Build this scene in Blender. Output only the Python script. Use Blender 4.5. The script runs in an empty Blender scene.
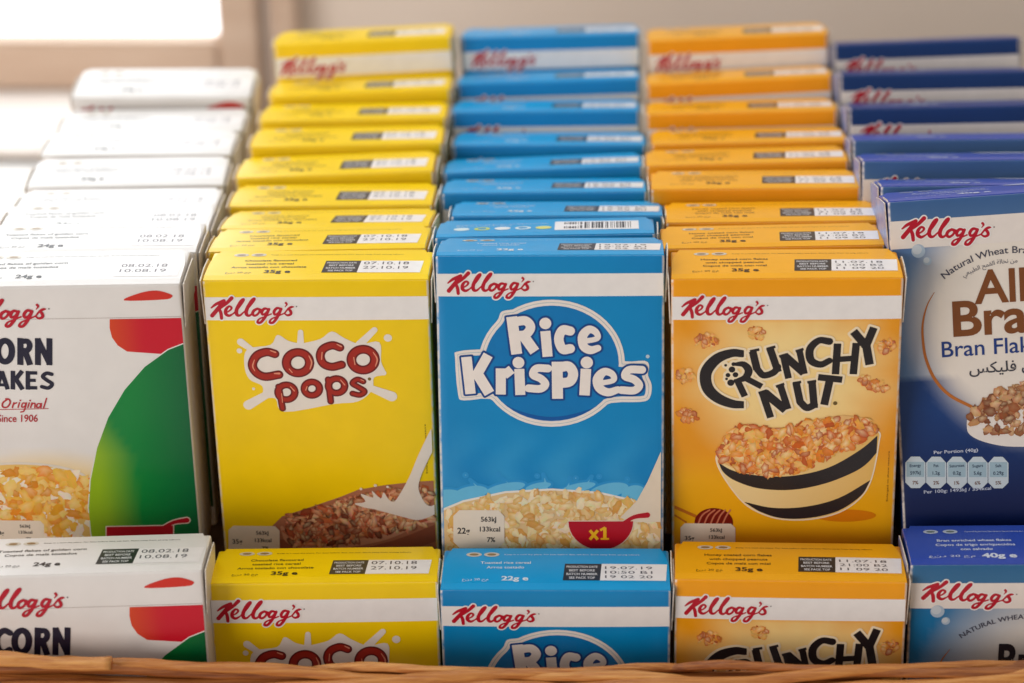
import bpy, bmesh, math, random
import numpy as np
from mathutils import Matrix, Vector
random.seed(7)
rng = np.random.RandomState(11)
SC = bpy.context.scene
COL = SC.collection

# ------------------------------------------------------------------ helpers
def lin(c):
    c = c / 255.0
    return c / 12.92 if c <= 0.04045 else ((c + 0.055) / 1.055) ** 2.4
def rgb(r, g, b):
    return (lin(r), lin(g), lin(b), 1.0)
def mixc(a, b, t):
    t = max(0.0, min(1.0, t))
    return tuple(a[i] * (1 - t) + b[i] * t for i in range(4))

def link(name, mesh, mats, parent=None):
    o = bpy.data.objects.new(name, mesh)
    COL.objects.link(o)
    for m in (mats if isinstance(mats, (list, tuple)) else [mats]):
        mesh.materials.append(m)
    if parent is not None:
        o.parent = parent
    return o
def tag(o, label=None, cat=None, group=None, kind=None):
    if label: o['label'] = label
    if cat: o['category'] = cat
    if group: o['group'] = group
    if kind: o['kind'] = kind
    return o
def smooth(me):
    me.polygons.foreach_set('use_smooth', [True] * len(me.polygons))

# ------------------------------------------------------------------ materials
def new_mat(name):
    m = bpy.data.materials.new(name)
    m.use_nodes = True
    nt = m.node_tree
    return m, nt, nt.nodes['Principled BSDF']
INK_ROUGH = 0.29
_inks = {}
def ink(r, g, b, rough=None):
    key = (r, g, b, rough)
    if key in _inks: return _inks[key]
    m, nt, p = new_mat('printed_ink_%d_%d_%d' % (r, g, b))
    # slight mottling of the print on the board
    tc = nt.nodes.new('ShaderNodeTexCoord'); nz = nt.nodes.new('ShaderNodeTexNoise')
    nz.inputs['Scale'].default_value = 260.0; nz.inputs['Detail'].default_value = 3.0
    nt.links.new(tc.outputs['Object'], nz.inputs['Vector'])
    mx = nt.nodes.new('ShaderNodeMix'); mx.data_type = 'RGBA'
    base = rgb(r, g, b)
    mx.inputs[6].default_value = tuple(c * 0.93 for c in base[:3]) + (1,)
    mx.inputs[7].default_value = tuple(min(1, c * 1.05) for c in base[:3]) + (1,)
    nt.links.new(nz.outputs['Fac'], mx.inputs[0])
    nt.links.new(mx.outputs[2], p.inputs['Base Color'])
    p.inputs['Roughness'].default_value = rough or INK_ROUGH
    p.inputs['Specular IOR Level'].default_value = 0.42
    _inks[key] = m
    return m
def attr_mat(name, board=False, edge=(236, 228, 218), rough=INK_ROUGH):
    m, nt, p = new_mat(name)
    a = nt.nodes.new('ShaderNodeAttribute'); a.attribute_name = 'Col'
    p.inputs['Roughness'].default_value = rough
    p.inputs['Specular IOR Level'].default_value = 0.42
    if not board:
        nt.links.new(a.outputs['Color'], p.inputs['Base Color'])
        return m
    # 'Wear' is 1 along creases where the coating has cracked to bare board
    w = nt.nodes.new('ShaderNodeAttribute'); w.attribute_name = 'Wear'
    tc = nt.nodes.new('ShaderNodeTexCoord')
    nz = nt.nodes.new('ShaderNodeTexNoise'); nz.inputs['Scale'].default_value = 420.0; nz.inputs['Detail'].default_value = 5.0
    nt.links.new(tc.outputs['Object'], nz.inputs['Vector'])
    mr = nt.nodes.new('ShaderNodeMapRange'); mr.inputs[1].default_value = 0.28; mr.inputs[2].default_value = 0.55
    nt.links.new(nz.outputs['Fac'], mr.inputs[0])
    mu = nt.nodes.new('ShaderNodeMath'); mu.operation = 'MULTIPLY'
    nt.links.new(mr.outputs[0], mu.inputs[0]); nt.links.new(w.outputs['Fac'], mu.inputs[1])
    mx = nt.nodes.new('ShaderNodeMix'); mx.data_type = 'RGBA'
    mx.inputs[7].default_value = rgb(*edge)
    nt.links.new(mu.outputs[0], mx.inputs[0]); nt.links.new(a.outputs['Color'], mx.inputs[6])
    # mottling
    n3 = nt.nodes.new('ShaderNodeTexNoise'); n3.inputs['Scale'].default_value = 90.0; n3.inputs['Detail'].default_value = 4.0
    nt.links.new(tc.outputs['Object'], n3.inputs['Vector'])
    hs = nt.nodes.new('ShaderNodeHueSaturation')
    m3 = nt.nodes.new('ShaderNodeMapRange'); m3.inputs[3].default_value = 0.93; m3.inputs[4].default_value = 1.06
    nt.links.new(n3.outputs['Fac'], m3.inputs[0]); nt.links.new(m3.outputs[0], hs.inputs['Value'])
    nt.links.new(mx.outputs[2], hs.inputs['Color']); nt.links.new(hs.outputs['Color'], p.inputs['Base Color'])
    n2 = nt.nodes.new('ShaderNodeTexNoise'); n2.inputs['Scale'].default_value = 55.0; n2.inputs['Detail'].default_value = 3.0
    nt.links.new(tc.outputs['Object'], n2.inputs['Vector'])
    r2 = nt.nodes.new('ShaderNodeMapRange'); r2.inputs[3].default_value = rough - 0.05; r2.inputs[4].default_value = rough + 0.07
    nt.links.new(n2.outputs['Fac'], r2.inputs[0]); nt.links.new(r2.outputs[0], p.inputs['Roughness'])
    bp = nt.nodes.new('ShaderNodeBump'); bp.inputs['Strength'].default_value = 0.12; bp.inputs['Distance'].default_value = 0.0008
    nt.links.new(n2.outputs['Fac'], bp.inputs['Height']); nt.links.new(bp.outputs['Normal'], p.inputs['Normal'])
    return m
PICT = attr_mat('printed_picture')
BOARD = attr_mat('coated_carton_board', board=True)
WHITE = ink(243, 240, 236)
def noise_mat(name, c1, c2, scale, rough, bump=0.2, stretch=(1, 1, 1), detail=5.0, dist=0.001):
    m, nt, p = new_mat(name)
    tc = nt.nodes.new('ShaderNodeTexCoord'); mp = nt.nodes.new('ShaderNodeMapping')
    mp.inputs['Scale'].default_value = stretch
    nz = nt.nodes.new('ShaderNodeTexNoise'); nz.inputs['Scale'].default_value = scale; nz.inputs['Detail'].default_value = detail
    nt.links.new(tc.outputs['Object'], mp.inputs['Vector']); nt.links.new(mp.outputs[0], nz.inputs['Vector'])
    cr = nt.nodes.new('ShaderNodeValToRGB')
    cr.color_ramp.elements[0].position = 0.32; cr.color_ramp.elements[1].position = 0.68
    cr.color_ramp.elements[0].color = c1; cr.color_ramp.elements[1].color = c2
    nt.links.new(nz.outputs['Fac'], cr.inputs[0]); nt.links.new(cr.outputs[0], p.inputs['Base Color'])
    p.inputs['Roughness'].default_value = rough
    bp = nt.nodes.new('ShaderNodeBump'); bp.inputs['Strength'].default_value = bump; bp.inputs['Distance'].default_value = dist
    nt.links.new(nz.outputs['Fac'], bp.inputs['Height']); nt.links.new(bp.outputs[0], p.inputs['Normal'])
    return m

# ------------------------------------------------------------------ panel shapes (millimetres on the carton)
class G:
    """a carton size and the gentle bulge of its front and lid"""
    def __init__(s, W, D, H, b=0.7):
        s.W, s.D, s.H, s.b = W, D, H, b
    def fb(s, x, y):
        u = 2 * x / s.W - 1; v = 2 * y / s.H - 1
        return s.b * max(0, 1 - u * u) ** 0.8 * max(0, 1 - v ** 4)
    def front(s, x, y, lay):
        return ((x - s.W / 2) / 1000, -(s.fb(x, y) + 0.05 + 0.035 * lay) / 1000, -y / 1000)
    def tb(s, x, t):
        u = 2 * x / s.W - 1; v = 2 * t / s.D - 1
        return 0.22 * max(0, 1 - u * u) * max(0, 1 - v * v)
    def top(s, x, y, lay):     # y runs from the back edge towards the front fold
        t = s.D - y
        return ((x - s.W / 2) / 1000, t / 1000, (LID + s.tb(x, t) + 0.04 + 0.03 * lay) / 1000)
    def side(s, x, y, lay):    # right hand side: x from the front edge to the back
        return ((s.W / 2 + 0.06 + 0.03 * lay) / 1000, x / 1000, -y / 1000)
LID = 0.5

def catmull(pts, k=5, closed=False):
    P = [np.array(p, float) for p in pts]
    n = len(P); out = []
    rngi = range(n if closed else n - 1)
    for i in rngi:
        p0 = P[(i - 1) % n] if (closed or i > 0) else 2 * P[0] - P[1]
        p1 = P[i]; p2 = P[(i + 1) % n]
        p3 = P[(i + 2) % n] if (closed or i + 2 < n) else 2 * P[-1] - P[-2]
        for j in range(k):
            t = j / k
            out.append(0.5 * (2 * p1 + (p2 - p0) * t + (2 * p0 - 5 * p1 + 4 * p2 - p3) * t * t + (3 * p1 - p0 - 3 * p2 + p3) * t ** 3))
    if not closed: out.append(P[-1])
    return out

class Field:
    """signed distance drawing on a fine grid; outlines are made by growing the distance"""
    def __init__(s, f, box, res=0.16, pad=2.5):
        # f: drawing point -> mm ; box: drawing rectangle covered
        c = [f(*p) for p in ((box[0], box[1]), (box[2], box[1]), (box[0], box[3]), (box[2], box[3]))]
        xs = [p[0] for p in c]; ys = [p[1] for p in c]
        s.f = f; s.res = res
        s.x0, s.y0 = min(xs) - pad, min(ys) - pad
        s.nx = int((max(xs) + pad - s.x0) / res) + 2; s.ny = int((max(ys) + pad - s.y0) / res) + 2
        s.gx = s.x0 + np.arange(s.nx) * res; s.gy = s.y0 + np.arange(s.ny) * res
        s.d = np.full((s.ny, s.nx), 9.0)
        m = ((box[0] + box[2]) / 2, (box[1] + box[3]) / 2)
        a = f(*m); b = f(m[0] + 1, m[1]); s.k = math.hypot(b[0] - a[0], b[1] - a[1])
    def _sub(s, x0, y0, x1, y1):
        i0 = max(0, int((x0 - s.x0) / s.res) - 1); i1 = min(s.nx, int((x1 - s.x0) / s.res) + 3)
        j0 = max(0, int((y0 - s.y0) / s.res) - 1); j1 = min(s.ny, int((y1 - s.y0) / s.res) + 3)
        if i1 <= i0 or j1 <= j0: return None
        X, Y = np.meshgrid(s.gx[i0:i1], s.gy[j0:j1])
        return i0, i1, j0, j1, X, Y
    def _put(s, r, d, cut):
        i0, i1, j0, j1 = r[:4]
        if cut: s.d[j0:j1, i0:i1] = np.maximum(s.d[j0:j1, i0:i1], -d)
        else: s.d[j0:j1, i0:i1] = np.minimum(s.d[j0:j1, i0:i1], d)
    def stroke(s, pts, w, w2=None, k=5, cut=False):
        """round pen line; w may be a width or one width per point"""
        n = len(pts)
        ws = list(w) if isinstance(w, (list, tuple)) else [w + ((w2 if w2 is not None else w) - w) * i / max(1, n - 1) for i in range(n)]
        q = catmull([(*s.f(*p), ws[i] * s.k / 2) for i, p in enumerate(pts)], k) if n > 1 else [(*s.f(*pts[0]), ws[0] * s.k / 2)] * 2
        for a, b in zip(q[:-1], q[1:]):
            R = max(a[2], b[2]) + 2.4
            r = s._sub(min(a[0], b[0]) - R, min(a[1], b[1]) - R, max(a[0], b[0]) + R, max(a[1], b[1]) + R)
            if r is None: continue
            X, Y = r[4], r[5]
            dx, dy = b[0] - a[0], b[1] - a[1]; L = dx * dx + dy * dy
            t = np.clip(((X - a[0]) * dx + (Y - a[1]) * dy) / L, 0, 1) if L > 1e-12 else np.zeros_like(X)
            s._put(r, np.hypot(X - a[0] - t * dx, Y - a[1] - t * dy) - (a[2] + t * (b[2] - a[2])), cut)
        return s
    def bar(s, p, q, w, cut=False):
        """straight square-ended bar"""
        a = np.array(s.f(*p)); b = np.array(s.f(*q)); h = w * s.k / 2
        c = (a + b) / 2; d = b - a; L = np.hypot(*d) / 2; d = d / (2 * L)
        R = L + h + 2.4
        r = s._sub(c[0] - R, c[1] - R, c[0] + R, c[1] + R)
        if r is None: return s
        X, Y = r[4] - c[0], r[5] - c[1]
        u = np.abs(X * d[0] + Y * d[1]) - L; v = np.abs(-X * d[1] + Y * d[0]) - h
        s._put(r, np.hypot(np.maximum(u, 0), np.maximum(v, 0)) + np.minimum(np.maximum(u, v), 0), cut)
        return s
    def dot(s, c, rad, cut=False):
        return s.stroke([c], [2 * rad], cut=cut)
    def ellipse(s, c, rx, ry, rot=0, cut=False):
        pts = []
        for i in range(52):
            a = 2 * math.pi * i / 52
            x, y = rx * math.cos(a), ry * math.sin(a)
            pts.append((c[0] + x * math.cos(rot) - y * math.sin(rot), c[1] + x * math.sin(rot) + y * math.cos(rot)))
        return s.poly(pts, cut=cut)
    def ring(s, c, rx, ry, w):
        pts = [(c[0] + rx * math.cos(2 * math.pi * i / 16), c[1] + ry * math.sin(2 * math.pi * i / 16)) for i in range(17)]
        return s.stroke(pts, w, k=3)
    def poly(s, pts, curve=0, cut=False):
        q = [np.array(s.f(*p)) for p in pts]
        if curve: q = catmull(q, curve, closed=True)
        xs = [p[0] for p in q]; ys = [p[1] for p in q]
        r = s._sub(min(xs) - 2.4, min(ys) - 2.4, max(xs) + 2.4, max(ys) + 2.4)
        if r is None: return s
        X, Y = r[4], r[5]
        dist = np.full(X.shape, 9.0); ins = np.zeros(X.shape, bool)
        for i in range(len(q)):
            a, b = q[i], q[(i + 1) % len(q)]
            dx, dy = b[0] - a[0], b[1] - a[1]; L = dx * dx + dy * dy
            if L < 1e-12: continue
            t = np.clip(((X - a[0]) * dx + (Y - a[1]) * dy) / L, 0, 1)
            dist = np.minimum(dist, np.hypot(X - a[0] - t * dx, Y - a[1] - t * dy))
            if abs(dy) > 1e-9:
                c = (a[1] > Y) != (b[1] > Y)
                ins ^= c & (X < a[0] + (Y - a[1]) * dx / dy)
        s._put(r, np.where(ins, -dist, dist), cut)
        return s
    def contour(s, grow=0.0, clip=None, maxrun=2.6):
        """2-D polygons (mm) of the region d < grow"""
        d = s.d - grow
        if clip is not None:
            X, Y = np.meshgrid(s.gx, s.gy)
            d = np.maximum(d, np.maximum(np.maximum(clip[0] - X, X - clip[2]), np.maximum(clip[1] - Y, Y - clip[3])))
        d = np.where(np.abs(d) < 1e-6, 1e-6, d)
        ins = d < 0
        cnt = ins[:-1, :-1].astype(int) + ins[1:, :-1] + ins[:-1, 1:] + ins[1:, 1:]
        polys = []; mr = max(1, int(maxrun / s.res))
        for j in range(s.ny - 1):
            row = cnt[j]
            nzs = np.nonzero(row)[0]
            i = 0; n = len(nzs)
            while i < n:
                c = nzs[i]
                if row[c] == 4:
                    e = c
                    while i + 1 < n and nzs[i + 1] == e + 1 and row[e + 1] == 4 and e - c < mr: e += 1; i += 1
                    x0, x1, y0, y1 = s.gx[c], s.gx[e + 1], s.gy[j], s.gy[j + 1]
                    polys.append([(x0, y0), (x1, y0), (x1, y1), (x0, y1)])
                else:
                    cs = [(c, j), (c + 1, j), (c + 1, j + 1), (c, j + 1)]
                    pl = []
                    for k in range(4):
                        a = cs[k]; b = cs[(k + 1) % 4]
                        da = d[a[1], a[0]]; db = d[b[1], b[0]]
                        if da < 0: pl.append((s.gx[a[0]], s.gy[a[1]]))
                        if (da < 0) != (db < 0):
                            t = da / (da - db)
                            pl.append((s.gx[a[0]] + t * (s.gx[b[0]] - s.gx[a[0]]), s.gy[a[1]] + t * (s.gy[b[1]] - s.gy[a[1]])))
                    if len(pl) >= 3: polys.append(pl)
                i += 1
        return polys

_tcache = {}
def text_polys(body, x, y, h=None, w=None, bold=0.0, align='LEFT', shear=0.0, res=3):
    """lettering in the built-in face: x, y = baseline start in mm, h = capital height, w = forced width"""
    key = (body, bold, shear, res)
    if key not in _tcache:
        cu = bpy.data.curves.new('lettering', 'FONT'); cu.body = body; cu.size = 1.0
        cu.offset = bold; cu.shear = shear; cu.resolution_u = res; cu.fill_mode = 'FRONT'
        ob = bpy.data.objects.new('lettering', cu); COL.objects.link(ob)
        dg = bpy.context.evaluated_depsgraph_get()
        me = bpy.data.meshes.new_from_object(ob.evaluated_get(dg))
        vs = [(v.co.x, v.co.y) for v in me.vertices]; fs = [tuple(p.vertices) for p in me.polygons]
        bpy.data.objects.remove(ob); bpy.data.curves.remove(cu); bpy.data.meshes.remove(me)
        _tcache[key] = (vs, fs)
    vs, fs = _tcache[key]
    if not vs: return []
    xs = [v[0] for v in vs]; x0, x1 = min(xs), max(xs)
    cap = 0.729
    sy = (h / cap) if h else (w / (x1 - x0))
    sx = (w / (x1 - x0)) if w else sy
    off = {'LEFT': 0, 'CENTER': -(x1 - x0) / 2 * sx, 'RIGHT': -(x1 - x0) * sx}[align]
    P = [(x + off + (v[0] - x0) * sx, y - v[1] * sy) for v in vs]
    return [[P[i] for i in f] for f in fs]
def warp(polys, fn):
    return [[fn(*p) for p in pl] for pl in polys]

class Part:
    """collects flat printed shapes on a panel and links them as ONE mesh"""
    def __init__(s, place):
        s.place = place; s.v = []; s.f = []; s.mi = []; s.mats = []; s.c = []; s.ix = {}
    def add(s, polys, mat, lay, col=None):
        if mat not in s.mats: s.mats.append(mat)
        k = s.mats.index(mat)
        for pl in polys:
            ids = []
            for (x, y) in pl:
                key = (round(x, 4), round(y, 4), lay, k)
                if col is None and key in s.ix: ids.append(s.ix[key]); continue
                s.ix[key] = len(s.v)
                ids.append(len(s.v)); s.v.append(s.place(x, y, lay))
                s.c.append(col(x, y) if callable(col) else (col or (1, 1, 1, 1)))
            # consistent outward winding
            ar = sum(pl[i][0] * pl[(i + 1) % len(pl)][1] - pl[(i + 1) % len(pl)][0] * pl[i][1] for i in range(len(pl)))
            if ar > 0: ids = ids[::-1]
            if len(set(ids)) >= 3: s.f.append(ids); s.mi.append(k)
        return s
    def rect(s, x0, y0, x1, y1, mat, lay, col=None, step=3.0, slant=0.0):
        nx = max(1, int(math.ceil((x1 - x0) / step))); ny = max(1, int(math.ceil((y1 - y0) / step)))
        pls = []
        for i in range(nx):
            for j in range(ny):
                a, b = x0 + (x1 - x0) * i / nx, x0 + (x1 - x0) * (i + 1) / nx
                c, d = y0 + (y1 - y0) * j / ny, y0 + (y1 - y0) * (j + 1) / ny
                sh = lambda y: slant * (y1 - y) / (y1 - y0)
                pls.append([(a + sh(c), c), (b + sh(c), c), (b + sh(d), d), (a + sh(d), d)])
        return s.add(pls, mat, lay, col)
    def text(s, body, x, y, mat, lay, **k):
        return s.add(text_polys(body, x, y, **k), mat, lay)
    def flake(s, cx, cy, r, base, lay, squash=0.75, n=9, hi=0.5, rim=0.55):
        """one irregular cereal flake of the printed picture"""
        a0 = random.random() * 6.28; pts = []
        for i in range(n):
            a = 2 * math.pi * i / n; rr = r * (0.6 + 0.6 * random.random())
            x, y = rr * math.cos(a), rr * squash * math.sin(a)
            pts.append((cx + x * math.cos(a0) - y * math.sin(a0), cy + x * math.sin(a0) + y * math.cos(a0)))
        hx, hy = cx + r * 0.2 * (random.random() - 0.5), cy - r * 0.25 * random.random()
        light = mixc(base, rgb(255, 236, 190), hi * random.random())
        if PICT not in s.mats: s.mats.append(PICT)
        k = s.mats.index(PICT); i0 = len(s.v)
        s.v.append(s.place(hx, hy, lay)); s.c.append(light)
        for (x, y) in pts:
            s.v.append(s.place(x, y, lay))
            s.c.append(tuple(c * (rim + (1.08 - rim) * random.random()) for c in base[:3]) + (1,))
        for i in range(n):
            s.f.append((i0, i0 + 1 + (i + 1) % n, i0 + 1 + i)); s.mi.append(k)
    def build(s, name, parent):
        me = bpy.data.meshes.new(name)
        me.from_pydata(s.v, [], s.f)
        for m in s.mats: me.materials.append(m)
        me.polygons.foreach_set('material_index', s.mi)
        ca = me.color_attributes.new('Col', 'FLOAT_COLOR', 'POINT')
        ca.data.foreach_set('color', np.array(s.c, dtype=np.float32).ravel())
        o = bpy.data.objects.new(name, me); COL.objects.link(o); o.parent = parent
        return o

# drawing-sheet -> panel millimetres for each pack's artwork
HM = {
'corn': (0.2887224, -0.03710668, 24.91765, 0.006279299, 0.3122873, -89.97475, -3.786328e-06, -0.0001830418),
'coco': (0.29474, -0.02477344, -52.58934, 0.001853303, 0.3170583, -89.47569, 1.663012e-05, -0.0001883022),
'krisp': (0.3003296, -0.006429744, -129.0824, 0.0009529844, 0.3064602, -78.81175, 1.880406e-05, -0.0001119456),
'crunchy': (0.2927766, -0.0008858745, -196.2049, 0.002135498, 0.3155909, -89.57936, 2.710389e-05, -0.0001816561),
'bran': (0.3072452, -0.01462796, -269.7925, 0.02117608, 0.3100925, -81.45359, 1.684612e-05, -6.699486e-05),
}
def sheet(prod, x0=0.0, y0=0.0, s=1.0):
    a, b, c, d, e, f_, g, h = HM[prod]
    def f(u, v):
        x = x0 + u / s; y = y0 + v / s
        q = g * x + h * y + 1
        return ((a * x + b * y + c) / q, (d * x + e * y + f_) / q)
    return f
GEO = {k: G(70, 23.5, 98) for k in ('coco', 'krisp', 'crunchy')}
GEO['corn'] = G(70, 26.5, 98); GEO['bran'] = G(71.5, 24.5, 109.5)

# ------------------------------------------------------------------ carton body, lid and flaps
def edges_lin(L, step, e=(0.0, 0.3, 0.9)):
    inner = list(np.linspace(e[-1], L - e[-1], max(2, int(L / step))))
    return list(e[:-1]) + inner + [L - x for x in e[:-1]][::-1]
def carton_mesh(name, g, front_col, top_col, side_col):
    xs = edges_lin(g.W, 2.2); ys = edges_lin(g.D, 4.0); zs = edges_lin(g.H, 2.2)
    nx, ny, nz = len(xs), len(ys), len(zs)
    ids = {}; V = []; C = []; Wr = []; F = []
    rr = 0.75
    def vid(i, j, k):
        if (i, j, k) in ids: return ids[(i, j, k)]
        x, t, y = xs[i], ys[j], zs[k]
        c = (min(max(x, rr), g.W - rr), min(max(t, rr), g.D - rr), min(max(y, rr), g.H - rr))
        d = np.array([x - c[0], t - c[1], y - c[2]]); n = np.linalg.norm(d)
        p = np.array(c) + (d / n * rr if n > 1e-9 else 0)
        u = abs(2 * x / g.W - 1)
        if j == 0: p[1] -= g.fb(x, y)
        if j == ny - 1: p[1] += 0.5 * g.fb(x, y)
        sb = 0.35 * (1 - (2 * t / g.D - 1) ** 2) * (1 - (2 * y / g.H - 1) ** 4)
        if i == 0: p[0] -= sb
        if i == nx - 1: p[0] += sb
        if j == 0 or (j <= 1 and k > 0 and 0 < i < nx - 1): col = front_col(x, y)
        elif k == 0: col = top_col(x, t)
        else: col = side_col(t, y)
        if k == 0 and j > 0: col = top_col(x, t)
        ex = min(i, nx - 1 - i); ez = min(k, nz - 1 - k); ey = min(j, ny - 1 - j)
        near = sorted([ex, ey, ez])
        wear = 0.0
        if ex <= 1 and ey <= 1: wear = 0.85
        elif near[0] == 0 and near[1] == 0: wear = 0.12
        if near[2] <= 1: wear = 0.9
        ids[(i, j, k)] = len(V)
        V.append(((p[0] - g.W / 2) / 1000, p[1] / 1000, -p[2] / 1000)); C.append(col); Wr.append(wear)
        return ids[(i, j, k)]
    for i in range(nx - 1):
        for k in range(nz - 1):
            F.append((vid(i, 0, k), vid(i, 0, k + 1), vid(i + 1, 0, k + 1), vid(i + 1, 0, k)))
            F.append((vid(i, ny - 1, k), vid(i + 1, ny - 1, k), vid(i + 1, ny - 1, k + 1), vid(i, ny - 1, k + 1)))
    for j in range(ny - 1):
        for k in range(nz - 1):
            F.append((vid(0, j, k), vid(0, j + 1, k), vid(0, j + 1, k + 1), vid(0, j, k + 1)))
            F.append((vid(nx - 1, j, k), vid(nx - 1, j, k + 1), vid(nx - 1, j + 1, k + 1), vid(nx - 1, j + 1, k)))
    for i in range(nx - 1):
        for j in range(ny - 1):
            F.append((vid(i, j, 0), vid(i + 1, j, 0), vid(i + 1, j + 1, 0), vid(i, j + 1, 0)))
            F.append((vid(i, j, nz - 1), vid(i, j + 1, nz - 1), vid(i + 1, j + 1, nz - 1), vid(i + 1, j, nz - 1)))
    me = bpy.data.meshes.new(name); me.from_pydata(V, [], F)
    smooth(me)
    ca = me.color_attributes.new('Col', 'FLOAT_COLOR', 'POINT'); ca.data.foreach_set('color', np.array(C, dtype=np.float32).ravel())
    wa = me.attributes.new('Wear', 'FLOAT', 'POINT'); wa.data.foreach_set('value', np.array(Wr, dtype=np.float32))
    me.materials.append(BOARD)
    return me
RAW = noise_mat('raw_board_edge', rgb(205, 190, 172), rgb(236, 228, 216), 700, 0.75, 0.1)
def slab(name, outline, nrm_pos, thick_dir, col, parent, g, lid=False):
    """thin board flap: outline is a list of 3-D mm points, thick_dir the outward thickness vector"""
    n = len(outline); V = [tuple(c / 1000 for c in p) for p in outline]
    V += [tuple((p[i] + thick_dir[i]) / 1000 for i in range(3)) for p in outline]
    F = [list(range(n))[::-1], [n + i for i in range(n)]] + [[i, (i + 1) % n, n + (i + 1) % n, n + i] for i in range(n)]
    me = bpy.data.meshes.new(name); me.from_pydata(V, [], F)
    bm = bmesh.new(); bm.from_mesh(me); bmesh.ops.recalc_face_normals(bm, faces=bm.faces); bm.to_mesh(me); bm.free()
    ca = me.color_attributes.new('Col', 'FLOAT_COLOR', 'POINT')
    ca.data.foreach_set('color', np.array([col] * (2 * n), dtype=np.float32).ravel())
    wa = me.attributes.new('Wear', 'FLOAT', 'POINT'); wa.data.foreach_set('value', np.array([0.25] * (2 * n), dtype=np.float32))
    me.materials.append(BOARD); me.materials.append(RAW)
    me.polygons.foreach_set('material_index', [0, 0] + [1] * n)
    o = bpy.data.objects.new(name, me); COL.objects.link(o); o.parent = parent
    return o
def lid_mesh(g, top_col, parent):
    """glued lid panel: bulged sheet with cut-away back corners and a visible board edge"""
    xs = list(np.linspace(0, g.W, 27)); ts = list(np.linspace(0.35, g.D, 9))
    V = []; C = []; Wr = []; F = []; MI = []
    def px(x, t):     # chamfered back corners
        b = max(0.0, (t - g.D * 0.55) / (g.D * 0.45)); ins = 0.25 + 2.4 * b ** 1.6
        return ins + (g.W - 2 * ins) * x / g.W
    for t in ts:
        for x in xs:
            X = px(x, t)
            z = g.tb(X, t) + (LID if t > 0.4 else 0.12)
            V.append(((X - g.W / 2) / 1000, t / 1000, z / 1000)); C.append(top_col(X, t))
            Wr.append(0.0)
    nx = len(xs); nt_ = len(ts); base = len(V)
    for j in range(nt_ - 1):
        for i in range(nx - 1):
            F.append((j * nx + i, j * nx + i + 1, (j + 1) * nx + i + 1, (j + 1) * nx + i)); MI.append(0)
    loop = [i for i in range(nx)] + [j * nx + nx - 1 for j in range(1, nt_)] + [(nt_ - 1) * nx + i for i in range(nx - 2, -1, -1)] + [j * nx for j in range(nt_ - 2, 0, -1)]
    for q in loop:
        v = V[q]; V.append((v[0], v[1], -0.0003)); C.append(C[q]); Wr.append(0.0)
    for a in range(len(loop)):
        b = (a + 1) % len(loop)
        F.append((loop[a], base + a, base + b, loop[b])); MI.append(1 if a >= nx else 0)
    me = bpy.data.meshes.new('lid_flap'); me.from_pydata(V, [], F)
    bm = bmesh.new(); bm.from_mesh(me); bmesh.ops.recalc_face_normals(bm, faces=bm.faces); bm.to_mesh(me); bm.free()
    ca = me.color_attributes.new('Col', 'FLOAT_COLOR', 'POINT'); ca.data.foreach_set('color', np.array(C, dtype=np.float32).ravel())
    wa = me.attributes.new('Wear', 'FLOAT', 'POINT'); wa.data.foreach_set('value', np.array(Wr, dtype=np.float32))
    me.materials.append(BOARD); me.materials.append(RAW); me.polygons.foreach_set('material_index', MI)
    o = bpy.data.objects.new('lid_flap', me); COL.objects.link(o); o.parent = parent
    return o
def side_flaps(g, col, parent):
    for s in (-1, 1):
        x = s * (g.W / 2 + 0.15)
        o = s * 0.55
        slab('side_flap', [(x + o * 0.9, 1.0, -0.4), (x + o * 1.4, g.D * 0.45, 0.15), (x + o * 1.5, g.D * 0.8, -0.2), (x + o * 0.8, g.D - 1.2, -3.2),
                           (x, g.D - 1.5, -13), (x, 1.2, -15)], None, (s * 0.38, 0, 0), col, parent, g)

# ------------------------------------------------------------------ shared lettering: the red script logo
LOGO = [
 ([(98, 192), (140, 160), (205, 130)], [12, 24, 26]), ([(208, 130), (150, 205), (106, 258)], [26, 33, 34]),
 ([(272, 108), (225, 155), (165, 200)], [32, 26, 20]), ([(165, 198), (180, 235), (186, 280)], [22, 28, 26]),
 ([(216, 236), (256, 214), (272, 190), (250, 178), (224, 205), (222, 240), (250, 258), (286, 240)], [12, 14, 18, 18, 26, 28, 22, 12]),
 ([(286, 240), (330, 195), (374, 130), (370, 116), (345, 142), (314, 210), (318, 248), (344, 254), (376, 226)], [12, 13, 17, 18, 24, 30, 28, 18, 12]),
 ([(376, 226), (420, 186), (466, 124), (462, 110), (436, 138), (400, 208), (400, 245), (422, 256), (452, 236)], [12, 13, 17, 18, 24, 30, 28, 20, 14]),
 ([(492, 196), (462, 214), (452, 240), (470, 256), (498, 240), (512, 212), (494, 196), (530, 204)], [20, 24, 24, 20, 18, 18, 18, 10]),
 ([(584, 200), (552, 196), (530, 224), (538, 246), (564, 234), (590, 200)], [18, 22, 24, 20, 16, 18]),
 ([(592, 200), (562, 262), (522, 312), (494, 312), (508, 284), (560, 262), (612, 240)], [22, 24, 22, 20, 14, 12, 12]),
 ([(692, 195), (658, 192), (634, 222), (642, 246), (668, 234), (694, 198)], [18, 22, 24, 20, 16, 18]),
 ([(696, 198), (666, 262), (628, 312), (598, 312), (612, 284), (664, 260), (724, 234)], [22, 24, 22, 20, 14, 12, 12]),
 ([(735, 148), (744, 160), (728, 182)], [20, 14, 6]),
 ([(724, 234), (756, 196), (782, 182), (800, 180)], [12, 16, 20, 10]), ([(758, 196), (776, 218), (778, 240), (752, 252), (728, 240)], [20, 24, 22, 18, 12]),
]
RED = ink(188, 14, 42); NAVY = ink(28, 30, 66); BLACK = ink(32, 28, 30); CREAM = ink(244, 226, 190)
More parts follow.
